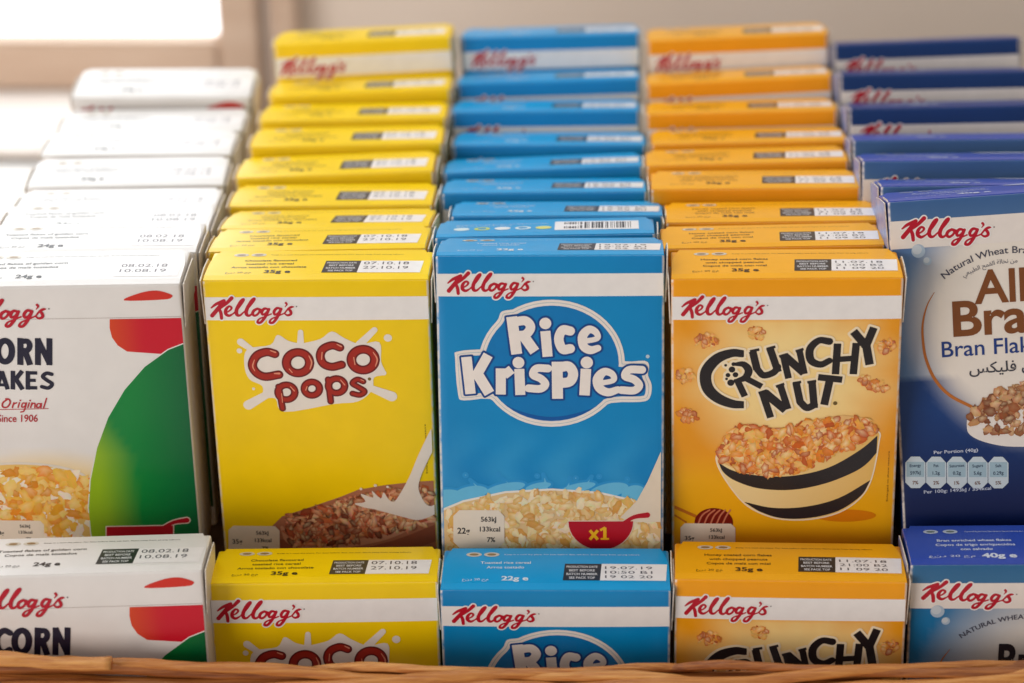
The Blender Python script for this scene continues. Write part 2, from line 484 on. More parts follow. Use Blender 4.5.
def logo_part(prod, f, outline=True, box=(60, 80, 850, 350)):
    g = GEO[prod]
    F_ = Field(f, box, 0.13)
    for pts, w in LOGO: F_.stroke(pts, [x * 1.06 for x in w], k=4)
    p = Part(g.front)
    if outline: p.add(F_.contour(0.42), WHITE, 2)
    p.add(F_.contour(0.0), RED, 4)
    tm = Field(f, (815, 165, 840, 190), 0.12).dot((827, 178), 6); p.add(tm.contour(), ink(120, 110, 110), 3)
    return p
def from_coco_logo(prod, ox, oy, sc):
    """place the logo drawing (traced at 8.533 per sheet unit) on another pack at sheet position ox, oy"""
    f = sheet(prod)
    return lambda u, v: f(ox + (u - 90) / 8.533 * sc, oy + (v - 95) / 8.533 * sc)

def lid_print(prod, g, root, weight, lines, dates, dark, box_x=(40.0, 67.0), panel_col=(244, 240, 238), wcol=None, block=True):
    """everything printed on the lid: date box with its dark block, descriptor lines and weight"""
    D = g.D
    y0 = D * 0.40; y1 = D * 0.80
    split = box_x[0] + (box_x[1] - box_x[0]) * 0.36
    p = Part(g.top)
    if block: p.rect(box_x[0], y0, split, y1, dark, 1, slant=0.6)
    lt = ink(222, 222, 224)
    for i, t in enumerate(('PRODUCTION DATE', 'BEST BEFORE', 'BATCH NUMBER', 'SEE PACK TOP') if block else ()):
        p.text(t, (box_x[0] + split) / 2 + 0.2, y0 + (y1 - y0) * (0.25 + 0.22 * i), lt, 2, h=(y1 - y0) * 0.13, w=(split - box_x[0]) * (0.84 if i % 2 == 0 else 0.7), align='CENTER', bold=0.02)
    if block: p.build('date_block', root)
    q = Part(g.top)
    q.rect(split + 0.02, y0, box_x[1], y1, ink(*panel_col), 1, slant=0.6)
    dp = q.build('date_panel', root)
    d = Part(g.top)
    n = len(dates)
    for i, t in enumerate(dates):
        hh = (y1 - y0) * (0.17 if n > 2 else 0.24)
        d.text(t, split + 1.6, y0 + (y1 - y0) * (0.32 + (0.27 if n > 2 else 0.38) * i), ink(70, 66, 74), 2, h=hh, w=(box_x[1] - split) * 0.72, bold=0.0)
    d.build('date_print', dp)
    wc = wcol or BLACK
    t = Part(g.top)
    for i, s_ in enumerate(lines):
        t.text(s_, 19.5, D * (0.40 + 0.115 * i), wc, 1, h=D * 0.062, align='CENTER', bold=0.012)
    t.text('\u0639\u0646\u062f 20 \u062c\u0645', 10.5, D * 0.80, wc, 1, h=D * 0.05, w=8, align='CENTER')
    t.build('description_print', root)
    w = Part(g.top)
    w.text(weight + ' e', 18.5, D * 0.80, wc, 1, h=D * 0.10, w=8.2, bold=0.03)
    w.build('weight_print', root)
    r = Part(g.top)
    iw = ink(214, 206, 190)
    for cx in (9.5, 15.0):
        e = Field(lambda u, v: (u, v), (cx - 3, D * 0.10, cx + 3, D * 0.24), 0.15)
        e.ellipse((cx, D * 0.165), 2.4, D * 0.055); r.add(e.contour(), iw, 1)
        e2 = Field(lambda u, v: (u, v), (cx - 3, D * 0.10, cx + 3, D * 0.24), 0.12)
        e2.ellipse((cx, D * 0.165), 1.4, D * 0.028); r.add(e2.contour(), ink(150, 120, 80), 2)
    r.text('Keep in a cool dry place. For best before date see box. Store away from strong odours.', 19, D * 0.18, wc, 1, h=D * 0.03, w=42)
    r.build('icon_print', root)

def serving_label(p, f, x0, y0, x1, y1, lay, wt):
    """pale pill with the serving size and a small energy box"""
    a = Field(f, (x0, y0, x1, y1), 0.16)
    r = (y1 - y0) * 0.16
    a.poly([(x0 + r, y0), (x1 - r, y0), (x1, y0 + r), (x1, y1 - r), (x1 - r, y1), (x0 + r, y1), (x0, y1 - r), (x0, y0 + r)])
    p.add(a.contour(), ink(240, 226, 206), lay)
    sx = f(1, 0)[0] - f(0, 0)[0]
    P = lambda u, v: f(x0 + (x1 - x0) * u, y0 + (y1 - y0) * v)
    for s_, u, v, h in ((wt, 0.08, 0.62, 0.16), ('563kJ', 0.54, 0.30, 0.13), ('133kcal', 0.52, 0.56, 0.13), ('7%', 0.66, 0.84, 0.13)):
        q = P(u, v); hh = abs(P(0, 1)[1] - P(0, 0)[1]) * h
        p.text(s_, q[0], q[1], BLACK, lay + 1, h=hh, bold=0.02)

# ================================================================== the five kinds of carton
def make_root(name, prod, fc, tc_, sc_):
    me = carton_mesh('cereal_carton', GEO[prod], fc, tc_, sc_)
    o = bpy.data.objects.new(name, me); COL.objects.link(o)
    return o
def band(prod, root, y0, y1, mat=WHITE):
    g = GEO[prod]
    p = Part(g.front); p.rect(0.35, y0, g.W - 0.35, y1, mat, 0, step=2.4); return p.build('white_band', root)
# ---- chocolate pops (yellow)
YEL = rgb(253, 214, 0)
def make_coco(full=True):
    g = GEO['coco']
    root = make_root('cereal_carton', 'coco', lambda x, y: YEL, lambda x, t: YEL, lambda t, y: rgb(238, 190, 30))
    lid_mesh(g, lambda x, t: YEL, root); side_flaps(g, rgb(240, 225, 160), root)
    f = sheet('coco'); yb0 = f(320, 296.5)[1]; yb1 = f(320, 319.5)[1]
    band('coco', root, yb0, yb1)
    logo_part('coco', sheet('coco', 200, 285, 8.533)).build('brand_logo', root)
    lid_print('coco', g, root, '35g', ('Chocolate flavoured', 'toasted rice cereal', 'Arroz tostado con chocolate'), ('07.10.18', '27.10.19'), ink(52, 48, 50), (36.4, 67.0))
    if not full: return root
    f = sheet('coco', 225, 315, 5.689)
    L = Field(f, (60, 60, 1000, 560), 0.15)
    L.stroke([(285, 215), (240, 205), (185, 225), (158, 275), (178, 320), (230, 345), (308, 333)], 50)
    L.ring((418, 265), 66, 59, 50)
    L.stroke([(655, 178), (612, 166), (562, 186), (544, 226), (562, 270), (610, 288), (665, 276)], 48)
    L.ring((788, 248), 67, 59, 52)
    L.stroke([(308, 402), (330, 525)], 36); L.ring((352, 433), 48, 42, 40)
    L.ring((497, 412), 43, 38, 40)
    L.stroke([(590, 360), (604, 484)], 36); L.ring((637, 396), 46, 41, 40)
    L.stroke([(788, 372), (755, 360), (728, 382), (762, 404), (796, 428), (770, 448), (728, 440)], 33)
    S = Field(f, (40, 40, 1020, 570), 0.17)
    S.d = np.minimum(S.d, 9)
    S.poly([(130, 190), (260, 165), (300, 108), (360, 140), (420, 155), (445, 155), (545, 130), (610, 88), (680, 125), (770, 160), (880, 150), (890, 260), (915, 330), (850, 350),
            (840, 420), (760, 485), (620, 500), (340, 545), (290, 470), (220, 465), (215, 400), (140, 360), (112, 280)], curve=4)
    S.stroke([(92, 150), (165, 200)], [44, 30]); S.stroke([(432, 92), (432, 160)], [30, 40]); S.stroke([(852, 80), (770, 160)], [34, 46])
    S.stroke([(135, 508), (270, 430)], [58, 40]); S.stroke([(950, 458), (830, 410)], [62, 40]); S.dot((928, 126), 23); S.dot((84, 200), 16); S.dot((165, 415), 9)
    S.stroke([(905, 325), (840, 300)], [30, 40])
    p = Part(g.front); p.add(S.contour(0.0), ink(240, 232, 222), 2); p.build('milk_splash', root)
    p = Part(g.front)
    p.add(L.contour(0.10), ink(110, 18, 18), 4); p.add(L.contour(-0.42), ink(170, 36, 20), 5)
    H = Field(f, (60, 60, 1000, 560), 0.12)     # glints drawn in the letters
    H.stroke([(262, 196), (290, 206)], [7, 9]); H.stroke([(170, 250), (160, 285), (172, 312)], [5, 8, 5]); H.stroke([(285, 326), (312, 326)], [8, 12])
    H.stroke([(480, 225), (496, 262), (486, 300)], [5, 9, 5]); H.stroke([(368, 300), (385, 320)], 6); H.stroke([(640, 160), (664, 172)], [6, 9]); H.stroke([(555, 205), (552, 245)], 6)
    H.stroke([(845, 205), (868, 245), (858, 285)], [5, 9, 5]); H.stroke([(735, 235), (742, 275)], 6); H.stroke([(375, 400), (398, 425)], [5, 7]); H.stroke([(470, 400), (462, 420)], 6)
    H.stroke([(660, 362), (684, 390)], [5, 7]); H.stroke([(775, 360), (792, 368)], 5); H.stroke([(325, 440), (330, 490)], 5)
    p.add(H.contour(), ink(232, 150, 120), 6)
    q = f(824, 358); tm = Field(lambda u, v: (u, v), (q[0] - 2, q[1] - 2, q[0] + 2, q[1] + 2), 0.1).dot(q, 0.55); p.add(tm.contour(), ink(120, 100, 40), 3)
    p.build('product_name', root)
    # bowl of chocolate cereal with poured milk
    f = sheet('coco', 215, 410, 4.452); clip = (0.9, 0, g.W - 0.9, g.H - 1)
    B = Field(f, (30, 300, 1000, 660), 0.18)
    B.poly([(250, 520), (300, 470), (420, 430), (560, 382), (640, 350), (760, 330), (900, 316), (1010, 312), (1010, 670), (300, 670)])
    p = Part(g.front); p.add(B.contour(0, clip), ink(176, 112, 84), 1)
    R = Field(f, (250, 420, 1000, 660), 0.18)
    R.stroke([(300, 520), (330, 580), (420, 610), (560, 600), (760, 560), (900, 500), (1000, 470)], [16, 26, 34, 36, 34, 30, 22])
    p.add(R.contour(0, clip), ink(206, 148, 118), 2)
    R2 = Field(f, (250, 420, 1000, 680), 0.18)
    R2.stroke([(300, 600), (420, 650), (600, 650), (800, 610), (1000, 540)], [60, 60, 66, 70, 80])
    p.add(R2.contour(0, clip), ink(150, 84, 62), 1.5)
    for i in range(1100):
        u = 330 + random.random() * 660; v = 350 + random.random() * 250
        top = 486 - (u - 300) * 0.27 if u < 800 else 352; bot = 600 - max(0, u - 500) * 0.22
        if v < top - 10 or v > bot: continue
        q = f(u, v)
        if q[0] > g.W - 2.2: continue
        base = random.choice([rgb(184, 88, 52), rgb(202, 106, 64), rgb(150, 64, 38), rgb(218, 132, 88), rgb(232, 166, 124), rgb(116, 46, 28)])
        p.flake(q[0], q[1], 1.5 + 1.1 * random.random(), base, 3 + i * 0.006, squash=0.48, n=9, hi=0.7, rim=0.5)
    p.build('bowl_picture', root)
    M = Field(f, (600, 30, 1000, 520), 0.16)
    M.poly([(1015, -30), (985, 40), (948, 110), (905, 200), (868, 290), (830, 360), (800, 402), (775, 392), (752, 360), (740, 388), (700, 352), (706, 384), (650, 366), (672, 402), (622, 410), (668, 428), (712, 436), (770, 452), (850, 474), (905, 486), (960, 470), (1010, 440), (1015, 400), (965, 424), (935, 408), (908, 350), (915, 300), (940, 240), (970, 180), (1015, 100)], curve=3)
    M.dot((716, 330), 7); M.dot((652, 345), 6); M.dot((770, 336), 6)
    p = Part(g.front); p.add(M.contour(0, clip), ink(238, 226, 214), 10); p.build('milk_picture', root)
    p = Part(g.front); serving_label(p, f, 62, 512, 290, 640, 10.5, '35g')
    p.build('serving_label', root)
    p = Part(g.front); pv = f(948, 280)
    p.add(warp(text_polys('Enlarged to show texture', 0, 0, h=0.55, w=17.5), lambda x, y: (pv[0] + y, pv[1] - x)), ink(90, 70, 20), 2)
    p.build('small_print', root)
    return root

# ---- puffed rice (blue)
BLU = rgb(0, 141, 204)
def krisp_front(x, y):
    # printed sky: slightly paler towards the milk at the foot
    t = max(0, (y - 52) / 22); n = 0.5 + 0.5 * math.sin(x * 0.35 + 1.3 * math.sin(y * 0.3))
    c = mixc(BLU, rgb(70, 178, 226), min(1, t) * 0.55 * n)
    d = math.hypot(x - 35, y - 35)
    return mixc(c, rgb(0, 124, 194), (d - 30) / 40)
def make_krisp(full=True, flipped=False):
    g = GEO['krisp']
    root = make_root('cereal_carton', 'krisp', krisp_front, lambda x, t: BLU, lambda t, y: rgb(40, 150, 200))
    lid_mesh(g, lambda x, t: rgb(0, 160, 222), root); side_flaps(g, rgb(150, 205, 226), root)
    f = sheet('krisp'); band('krisp', root, f(550, 273.5)[1], f(550, 296)[1])
    logo_part('krisp', from_coco_logo('krisp', 447, 271.5, 1.0)).build('brand_logo', root)
    if flipped:       # base panel upwards: bar code and recycling marks
        p = Part(g.top); p.rect(38, 5.5, 65, 18.5, ink(246, 244, 244), 1)
        x = 41.0
        while x < 62.5:
            w = random.choice([0.22, 0.22, 0.45, 0.68]); p.rect(x, 7, x + w, 16.6, BLACK, 2, step=20); x += w + random.choice([0.25, 0.25, 0.5, 0.7])
        p.build('bar_code', root)
        p = Part(g.top)
        for i, c in enumerate(((214, 236, 240), (206, 220, 90), (230, 238, 240), (214, 236, 240), (226, 226, 120))):
            e = Field(lambda u, v: (u, v), (4, 8, 36, 20), 0.18); cx = 8 + i * 6.6
            e.ellipse((cx, 14.5), 2.6, 2.2); e.ellipse((cx, 14.5), 1.5, 1.2, cut=(i % 2 == 1)); p.add(e.contour(), ink(*c), 1)
        p.text('Produced in the EU for the export market', 6, 8.5, WHITE, 1, h=0.9, w=30); p.text('Store in a cool dry place', 6, 10.6, WHITE, 1, h=0.9, w=18)
        p.build('icon_print', root)
        return root
    lid_print('krisp', g, root, '22g', ('Toasted rice cereal', 'Arroz tostado'), ('19.07.19', '10:50 B1', '19 02 20'), ink(40, 42, 52), (37.2, 68.6), wcol=ink(226, 238, 244))
    if not full: return root
    f = sheet('krisp', 445, 295, 4.763)
    S = Field(f, (30, 10, 1000, 640), 0.17)
    S.ellipse((508, 322), 348, 302)
    S.poly([(255, 110), (272, 76), (330, 66), (430, 48), (430, 200), (220, 200)], curve=3)
    S.poly([(48, 300), (60, 268), (190, 256), (500, 250), (830, 312), (950, 312), (972, 340), (966, 380), (984, 430), (974, 490), (930, 508), (790, 512), (640, 560), (300, 545), (215, 492), (90, 500), (62, 470)], curve=3)
    p = Part(g.front)
    p.add(S.contour(0.0), ink(242, 234, 226), 2)
    p.add(S.contour(-0.82), ink(176, 198, 210), 3); p.add(S.contour(-0.98), ink(242, 234, 226), 4)
    p.add(S.contour(-1.85), ink(0, 124, 192), 5)
    sw = Field(f, (30, 10, 1000, 640), 0.17)        # dark sweep inside the lower rim
    sw.stroke([(215, 470), (330, 560), (508, 598), (690, 560), (800, 480)], [6, 40, 44, 40, 6]); sw.stroke([(790, 180), (830, 250), (838, 320)], [4, 24, 20])
    sw.d = np.maximum(sw.d, S.d + 1.95)
    p.add(sw.contour(0.0), ink(6, 92, 168), 6)
    p.build('name_badge', root)
    L = Field(f, (60, 80, 960, 500), 0.13)
    L.bar((318, 100), (342, 278), 52); L.stroke([(335, 124), (385, 120), (408, 150), (385, 184), (340, 190)], 44); L.bar((365, 178), (428, 266), 50)
    L.bar((478, 168), (489, 290), 48); L.dot((478, 132), 28)
    L.stroke([(596, 168), (560, 164), (542, 206), (560, 254), (596, 252)], 45)
    L.stroke([(658, 218), (724, 204), (718, 174), (686, 161), (656, 192), (660, 240), (692, 259), (728, 250)], [26, 26, 32, 38, 44, 42, 40, 32])
    L.bar((102, 292), (122, 468), 50); L.bar((206, 282), (142, 395), 48); L.bar((148, 362), (212, 465), 52)
    L.bar((266, 346), (266, 470), 48); L.bar((282, 378), (318, 350), 44)
    L.bar((354, 348), (359, 472), 48); L.dot((350, 318), 28)
    L.stroke([(490, 346), (436, 346), (420, 376), (456, 394), (478, 420), (455, 442), (398, 440)], 38)
    L.bar((534, 314), (536, 490), 52); L.stroke([(540, 342), (588, 336), (610, 370), (594, 408), (545, 416)], 48)
    L.bar((671, 348), (664, 474), 50); L.dot((675, 318), 29)
    L.stroke([(728, 418), (800, 404), (796, 374), (758, 362), (728, 396), (736, 440), (776, 460), (822, 448)], [26, 26, 32, 38, 48, 44, 40, 34])
    L.stroke([(938, 354), (876, 354), (858, 384), (900, 400), (924, 428), (900, 452), (840, 450)], 38)
    p = Part(g.front); p.add(L.contour(0.62), ink(14, 70, 140), 8); p.add(L.contour(0.0), ink(246, 238, 230), 9)
    tm = Field(f, (950, 275, 980, 310), 0.12).dot((965, 292), 9); p.add(tm.contour(), ink(190, 214, 226), 2)
    p.build('product_name', root)
    f = sheet('krisp', 435, 395, 4.268); clip = (0.9, 0, g.W - 0.9, g.H - 1)
    C = Field(f, (-20, 330, 1010, 500), 0.2)         # splashes drawn behind the bowl
    for c, rx, ry in (((40, 450), 90, 50), ((150, 418), 80, 34), ((300, 396), 90, 26), ((440, 388), 60, 20), ((610, 392), 80, 22), ((740, 405), 90, 34), ((850, 430), 60, 50)): C.ellipse(c, rx, ry, -0.2)
    for a, b, w1 in (((470, 400), (462, 335), 34), ((625, 400), (668, 345), 30), ((330, 400), (288, 352), 26), ((200, 420), (150, 360), 34), ((560, 400), (575, 350), 22), ((760, 420), (800, 370), 26)): C.stroke([a, ((a[0] + b[0]) / 2 + 4, (a[1] + b[1]) / 2), b], [w1, w1 * 0.5, 5])
    for c, r in (((600, 352), 7), ((436, 342), 6), ((700, 345), 6), ((130, 340), 7), ((270, 336), 5), ((820, 358), 6)): C.dot(c, r)
    p = Part(g.front); p.add(C.contour(0.5, clip), ink(40, 152, 214), 0.8); p.add(C.contour(-0.3, clip), ink(104, 190, 228), 1.1)
    B = Field(f, (-30, 380, 1010, 690), 0.18)
    B.poly([(-40, 530), (30, 490), (120, 452), (300, 412), (500, 400), (700, 415), (850, 450), (940, 490), (1010, 530), (1010, 720), (-40, 720)])
    p.add(B.contour(0.35, clip), ink(244, 236, 222), 1.5); p.add(B.contour(-0.3, clip), ink(232, 196, 140), 2)
    for i in range(620):
        u = -10 + random.random() * 990; v = 405 + random.random() * 290
        if v < 412 + ((u - 500) / 500) ** 2 * 100: continue
        q = f(u, v)
        if q[0] > g.W - 2.4 or q[0] < 2.2 or q[1] > g.H - 2: continue
        base = random.choice([rgb(232, 178, 92), rgb(240, 200, 130), rgb(222, 158, 70), rgb(246, 218, 164), rgb(236, 184, 96), rgb(248, 230, 192)])
        p.flake(q[0], q[1], 1.6 + 1.0 * random.random(), base, 2.5 + i * 0.009, squash=0.58, n=11, hi=0.9, rim=0.82)
    p.build('bowl_picture', root)
    M = Field(f, (780, 180, 1010, 560), 0.18)
    M.poly([(985, 190), (950, 270), (905, 370), (860, 450), (790, 520), (840, 540), (1010, 540), (1010, 180)])
    p = Part(g.front); p.add(M.contour(0, clip), ink(236, 220, 196), 9); p.build('milk_picture', root)
    R = Field(f, (540, 480, 940, 680), 0.14)
    R.poly([(570, 536)] + [(707 - 138 * math.cos(a), 536 + 122 * math.sin(a)) for a in np.linspace(0.02, math.pi - 0.02, 20)] + [(844, 536)])
    R.stroke([(800, 545), (850, 518), (905, 510)], [14, 18, 24])
    p = Part(g.front); p.add(R.contour(0.3, clip), ink(240, 214, 190), 9.5); p.add(R.contour(0, clip), ink(190, 10, 34), 10.5)
    X1 = Field(f, (640, 550, 760, 630), 0.1); X1.bar((660, 574), (694, 614), 13); X1.bar((694, 574), (660, 614), 13); X1.bar((724, 562), (724, 614), 14); X1.bar((704, 574), (726, 562), 11); X1.bar((706, 611), (742, 611), 8)
    p.add(X1.contour(), ink(250, 190, 30), 11.5)
    p.build('portion_badge', root)
    p = Part(g.front); serving_label(p, f, 78, 488, 296, 650, 9.5, '22g'); p.build('serving_label', root)
    return root

# ---- honey nut flakes (orange)
ORA = rgb(250, 166, 4)
def crunchy_front(x, y):
    f = mixc
    cx, cy = 37, 34
    d = math.hypot((x - cx) / 1.05, y - cy)
    ang = math.atan2(y - cy, x - cx)
    ray = 0.5 + 0.5 * math.sin(ang * 15)
    glow = max(0.0, 1 - d / 34)
    c = mixc(rgb(240, 158, 14), rgb(252, 222, 150), min(1.0, glow * 1.7))
    if d > 10 and y < 44: c = mixc(c, rgb(254, 226, 150), 0.42 * ray * min(1, (d - 10) / 8) * max(0, 1 - (d - 14) / 34))
    if y > 58: c = mixc(c, rgb(248, 180, 20), min(1, (y - 58) / 10))
    if y > 84: c = mixc(c, rgb(236, 150, 10), (y - 84) / 14)
    if y < 13.5: c = ORA if y < 7 else mixc(ORA, rgb(232, 146, 10), 0.3)
    return c
def make_crunchy(full=True):
    g = GEO['crunchy']
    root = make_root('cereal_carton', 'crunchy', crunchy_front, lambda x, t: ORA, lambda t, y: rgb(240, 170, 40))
    lid_mesh(g, lambda x, t: rgb(250, 178, 18), root); side_flaps(g, rgb(240, 205, 120), root)
    f = sheet('crunchy'); band('crunchy', root, f(785, 296)[1], f(785, 319)[1])
    logo_part('crunchy', from_coco_logo('crunchy', 681, 295, 1.0)).build('brand_logo', root)
    lid_print('crunchy', g, root, '35g', ('Honey coated corn flakes', 'with chopped peanuts', 'Copos de ma\u00edz con miel'), ('11.07.18', '21:00 B2', '11 09 20'), ink(48, 42, 40), (37.4, 68.6), wcol=ink(70, 42, 14))
    if not full: return root
    f = sheet('crunchy', 665, 315, 4.267)
    k = 0
    for (u, v, r, n) in ((175, 105, 2.9, 8), (392, 75, 2.2, 6), (943, 132, 2.6, 7), (880, 290, 2.0, 5), (918, 305, 2.0, 5), (850, 272, 1.4, 3), (95, 428, 3.0, 8), (82, 258, 2.7, 7)):
        q = f(u, v); p = Part(g.front)
        for i in range(n * 3):
            a = random.random() * 6.28; rr = r * math.sqrt(random.random()) * 0.85
            base = random.choice([rgb(226, 130, 34), rgb(206, 104, 24), rgb(240, 160, 60), rgb(188, 84, 20), rgb(246, 186, 96)])
            x_ = q[0] + rr * math.cos(a) * 1.25; x_ = min(max(x_, 2.4), g.W - 2.4)
            p.flake(x_, q[1] + rr * math.sin(a) * 0.85, 1.0 + 0.5 * random.random(), base, 2 + k * 0.01, n=10, hi=0.7, rim=0.72); k += 1
        p.build('nut_cluster_picture', root)
    L = Field(f, (140, 40, 920, 440), 0.12)
    L.stroke([(328, 160), (285, 158), (225, 180), (182, 225), (172, 268), (186, 315), (228, 352), (285, 374), (330, 378)], [34, 38, 46, 50, 50, 50, 46, 40, 34])
    L.poly([(336, 130), (360, 130), (360, 190), (336, 190)], cut=True); L.poly([(336, 350), (360, 350), (360, 410), (336, 410)], cut=True)
    L.stroke([(300, 205), (335, 206), (356, 232), (342, 262), (310, 274)], [16, 28, 34, 30, 20]); L.bar((338, 262), (412, 300), 27); L.bar((306, 270), (340, 342), 29)
    for c, r in (((258, 210), 6), ((292, 205), 9), ((285, 228), 14), ((268, 252), 10), ((300, 250), 12), ((280, 284), 15), ((300, 276), 9), ((262, 268), 6)): L.dot(c, r)
    L.bar((373, 150), (392, 228), 33); L.stroke([(394, 228), (420, 252), (462, 240), (480, 216)], 30); L.bar((446, 135), (482, 238), 32)
    L.bar((503, 165), (526, 265), 29); L.bar((508, 168), (592, 242), 36); L.bar((572, 145), (594, 246), 28)
    L.stroke([(700, 108), (655, 104), (618, 140), (622, 188), (662, 206), (700, 190)], [32, 30, 34, 34, 30, 28])
    L.bar((735, 117), (726, 248), 32); L.bar((815, 115), (802, 248), 32); L.bar((730, 185), (808, 180), 26)
    L.bar((803, 66), (858, 130), 36); L.bar((890, 50), (852, 140), 34); L.bar((855, 112), (872, 208), 36)
    L.bar((413, 322), (450, 432), 31); L.bar((424, 325), (514, 400), 38); L.bar((490, 292), (524, 396), 30)
    L.bar((558, 283), (576, 368), 32); L.stroke([(576, 366), (604, 390), (636, 378)], 32); L.bar((626, 278), (636, 392), 32)
    L.bar((652, 260), (755, 271), 30); L.bar((704, 262), (678, 378), 34)
    for a, b, w in (((362, 150), (402, 142), 12), ((432, 140), (470, 130), 12), ((486, 172), (520, 162), 12), ((556, 150), (590, 140), 12), ((398, 328), (434, 316), 12), ((472, 300), (508, 288), 12), ((544, 286), (580, 280), 12), ((606, 282), (644, 276), 12)): L.bar(a, b, w)
    p = Part(g.front); p.add(L.contour(0.75), ink(250, 232, 196), 4); p.add(L.contour(0), ink(34, 28, 30), 6)
    tm = Field(f, (710, 355, 740, 390), 0.1).dot((725, 372), 9); p.add(tm.contour(), ink(110, 90, 40), 3)
    p.build('product_name', root)
    f = sheet('crunchy', 665, 400, 4.267); clip = (0.9, 0, g.W - 0.9, g.H - 1)
    sh = Field(f, (600, 440, 940, 540), 0.2).ellipse((770, 490), 130, 26); p = Part(g.front); p.add(sh.contour(), ink(226, 132, 14), 1)
    bowl = [(222, 262), (232, 215), (300, 150), (560, 110), (800, 90), (905, 130), (910, 180), (880, 330), (830, 415), (740, 475), (620, 503), (500, 503), (410, 478), (335, 432), (262, 340)]
    Bo = Field(f, (200, 60, 930, 530), 0.17).poly(bowl, curve=4)
    p.add(Bo.contour(0.35), ink(250, 234, 205), 2)
    cb1, cb2 = rgb(248, 222, 160), rgb(236, 190, 100)
    p.add(Bo.contour(-0.1), PICT, 3, col=lambda x, y: mixc(cb1, cb2, (x - 25) / 40))
    K = Field(f, (200, 120, 930, 530), 0.14)
    cm = lambda q: [tuple(v) for v in catmull(q, 5)]
    K.poly(cm([(228, 264), (300, 300), (430, 320), (560, 316), (700, 282), (830, 210), (906, 148)]) + cm([(902, 222), (860, 268), (800, 306), (680, 352), (540, 378), (400, 372), (300, 340), (250, 305), (230, 268)]))
    K.poly(cm([(338, 430), (460, 455), (600, 450), (740, 414), (876, 338)]) + cm([(872, 346), (835, 405), (740, 468), (620, 498), (500, 500), (410, 474), (342, 434)]))
    p.add(K.contour(), ink(40, 36, 40), 4)
    k = 0
    top = [(228, 215), (260, 140), (350, 95), (400, 115), (540, 110), (650, 75), (760, 60), (870, 75), (905, 128), (800, 200), (640, 262), (560, 308), (420, 318), (300, 290), (240, 262)]
    Fk = Field(f, (200, 50, 930, 340), 0.2).poly(top); p.add(Fk.contour(), ink(238, 190, 120), 5)
    for i in range(1150):
        u = 228 + random.random() * 680; v = 60 + random.random() * 260
        q = f(u, v); jx = int((q[0] - Fk.x0) / Fk.res); jy = int((q[1] - Fk.y0) / Fk.res)
        if not (0 <= jx < Fk.nx and 0 <= jy < Fk.ny) or Fk.d[jy, jx] > -0.5: continue
        base = random.choice([rgb(232, 126, 22), rgb(242, 152, 36), rgb(214, 100, 18), rgb(250, 176, 66), rgb(236, 136, 24), rgb(250, 196, 110), rgb(196, 86, 16)])
        p.flake(q[0], q[1], 1.2 + 1.2 * random.random(), base, 5.3 + k * 0.008, squash=0.6, n=11, hi=0.9, rim=0.72); k += 1
    p.build('bowl_picture', root)
    D_ = Field(f, (100, 440, 300, 560), 0.14).ellipse((208, 520), 82, 62)
    p = Part(g.front); st = Field(f, (0, 420, 160, 520), 0.14).stroke([(16, 445), (140, 498)], 14); st.stroke([(24, 480), (90, 520)], 8)
    p.add(st.contour(0, clip), ink(196, 110, 30), 1); p.add(D_.contour(), ink(122, 26, 18), 2)
    for i in range(5):
        s_ = Field(f, (100, 440, 300, 580), 0.12).stroke([(140 + i * 26, 530), (158 + i * 26, 490), (190 + i * 22, 466)], 7); s_.d = np.maximum(s_.d, D_.d[:s_.d.shape[0], :s_.d.shape[1]] if s_.d.shape == D_.d.shape else s_.d)
        p.add(s_.contour(), ink(206, 120, 90), 3)
    p.build('honey_dipper_picture', root)
    p = Part(g.front); serving_label(p, f, 66, 524, 300, 640, 4, '35g')
    p.build('serving_label', root)
    p = Part(g.front); pv = f(950, 430)
    p.add(warp(text_polys('Enlarged to show texture', 0, 0, h=0.55, w=17.5), lambda x, y: (pv[0] + y, pv[1] - x)), ink(120, 70, 10), 2)
    p.build('small_print', root)
    return root

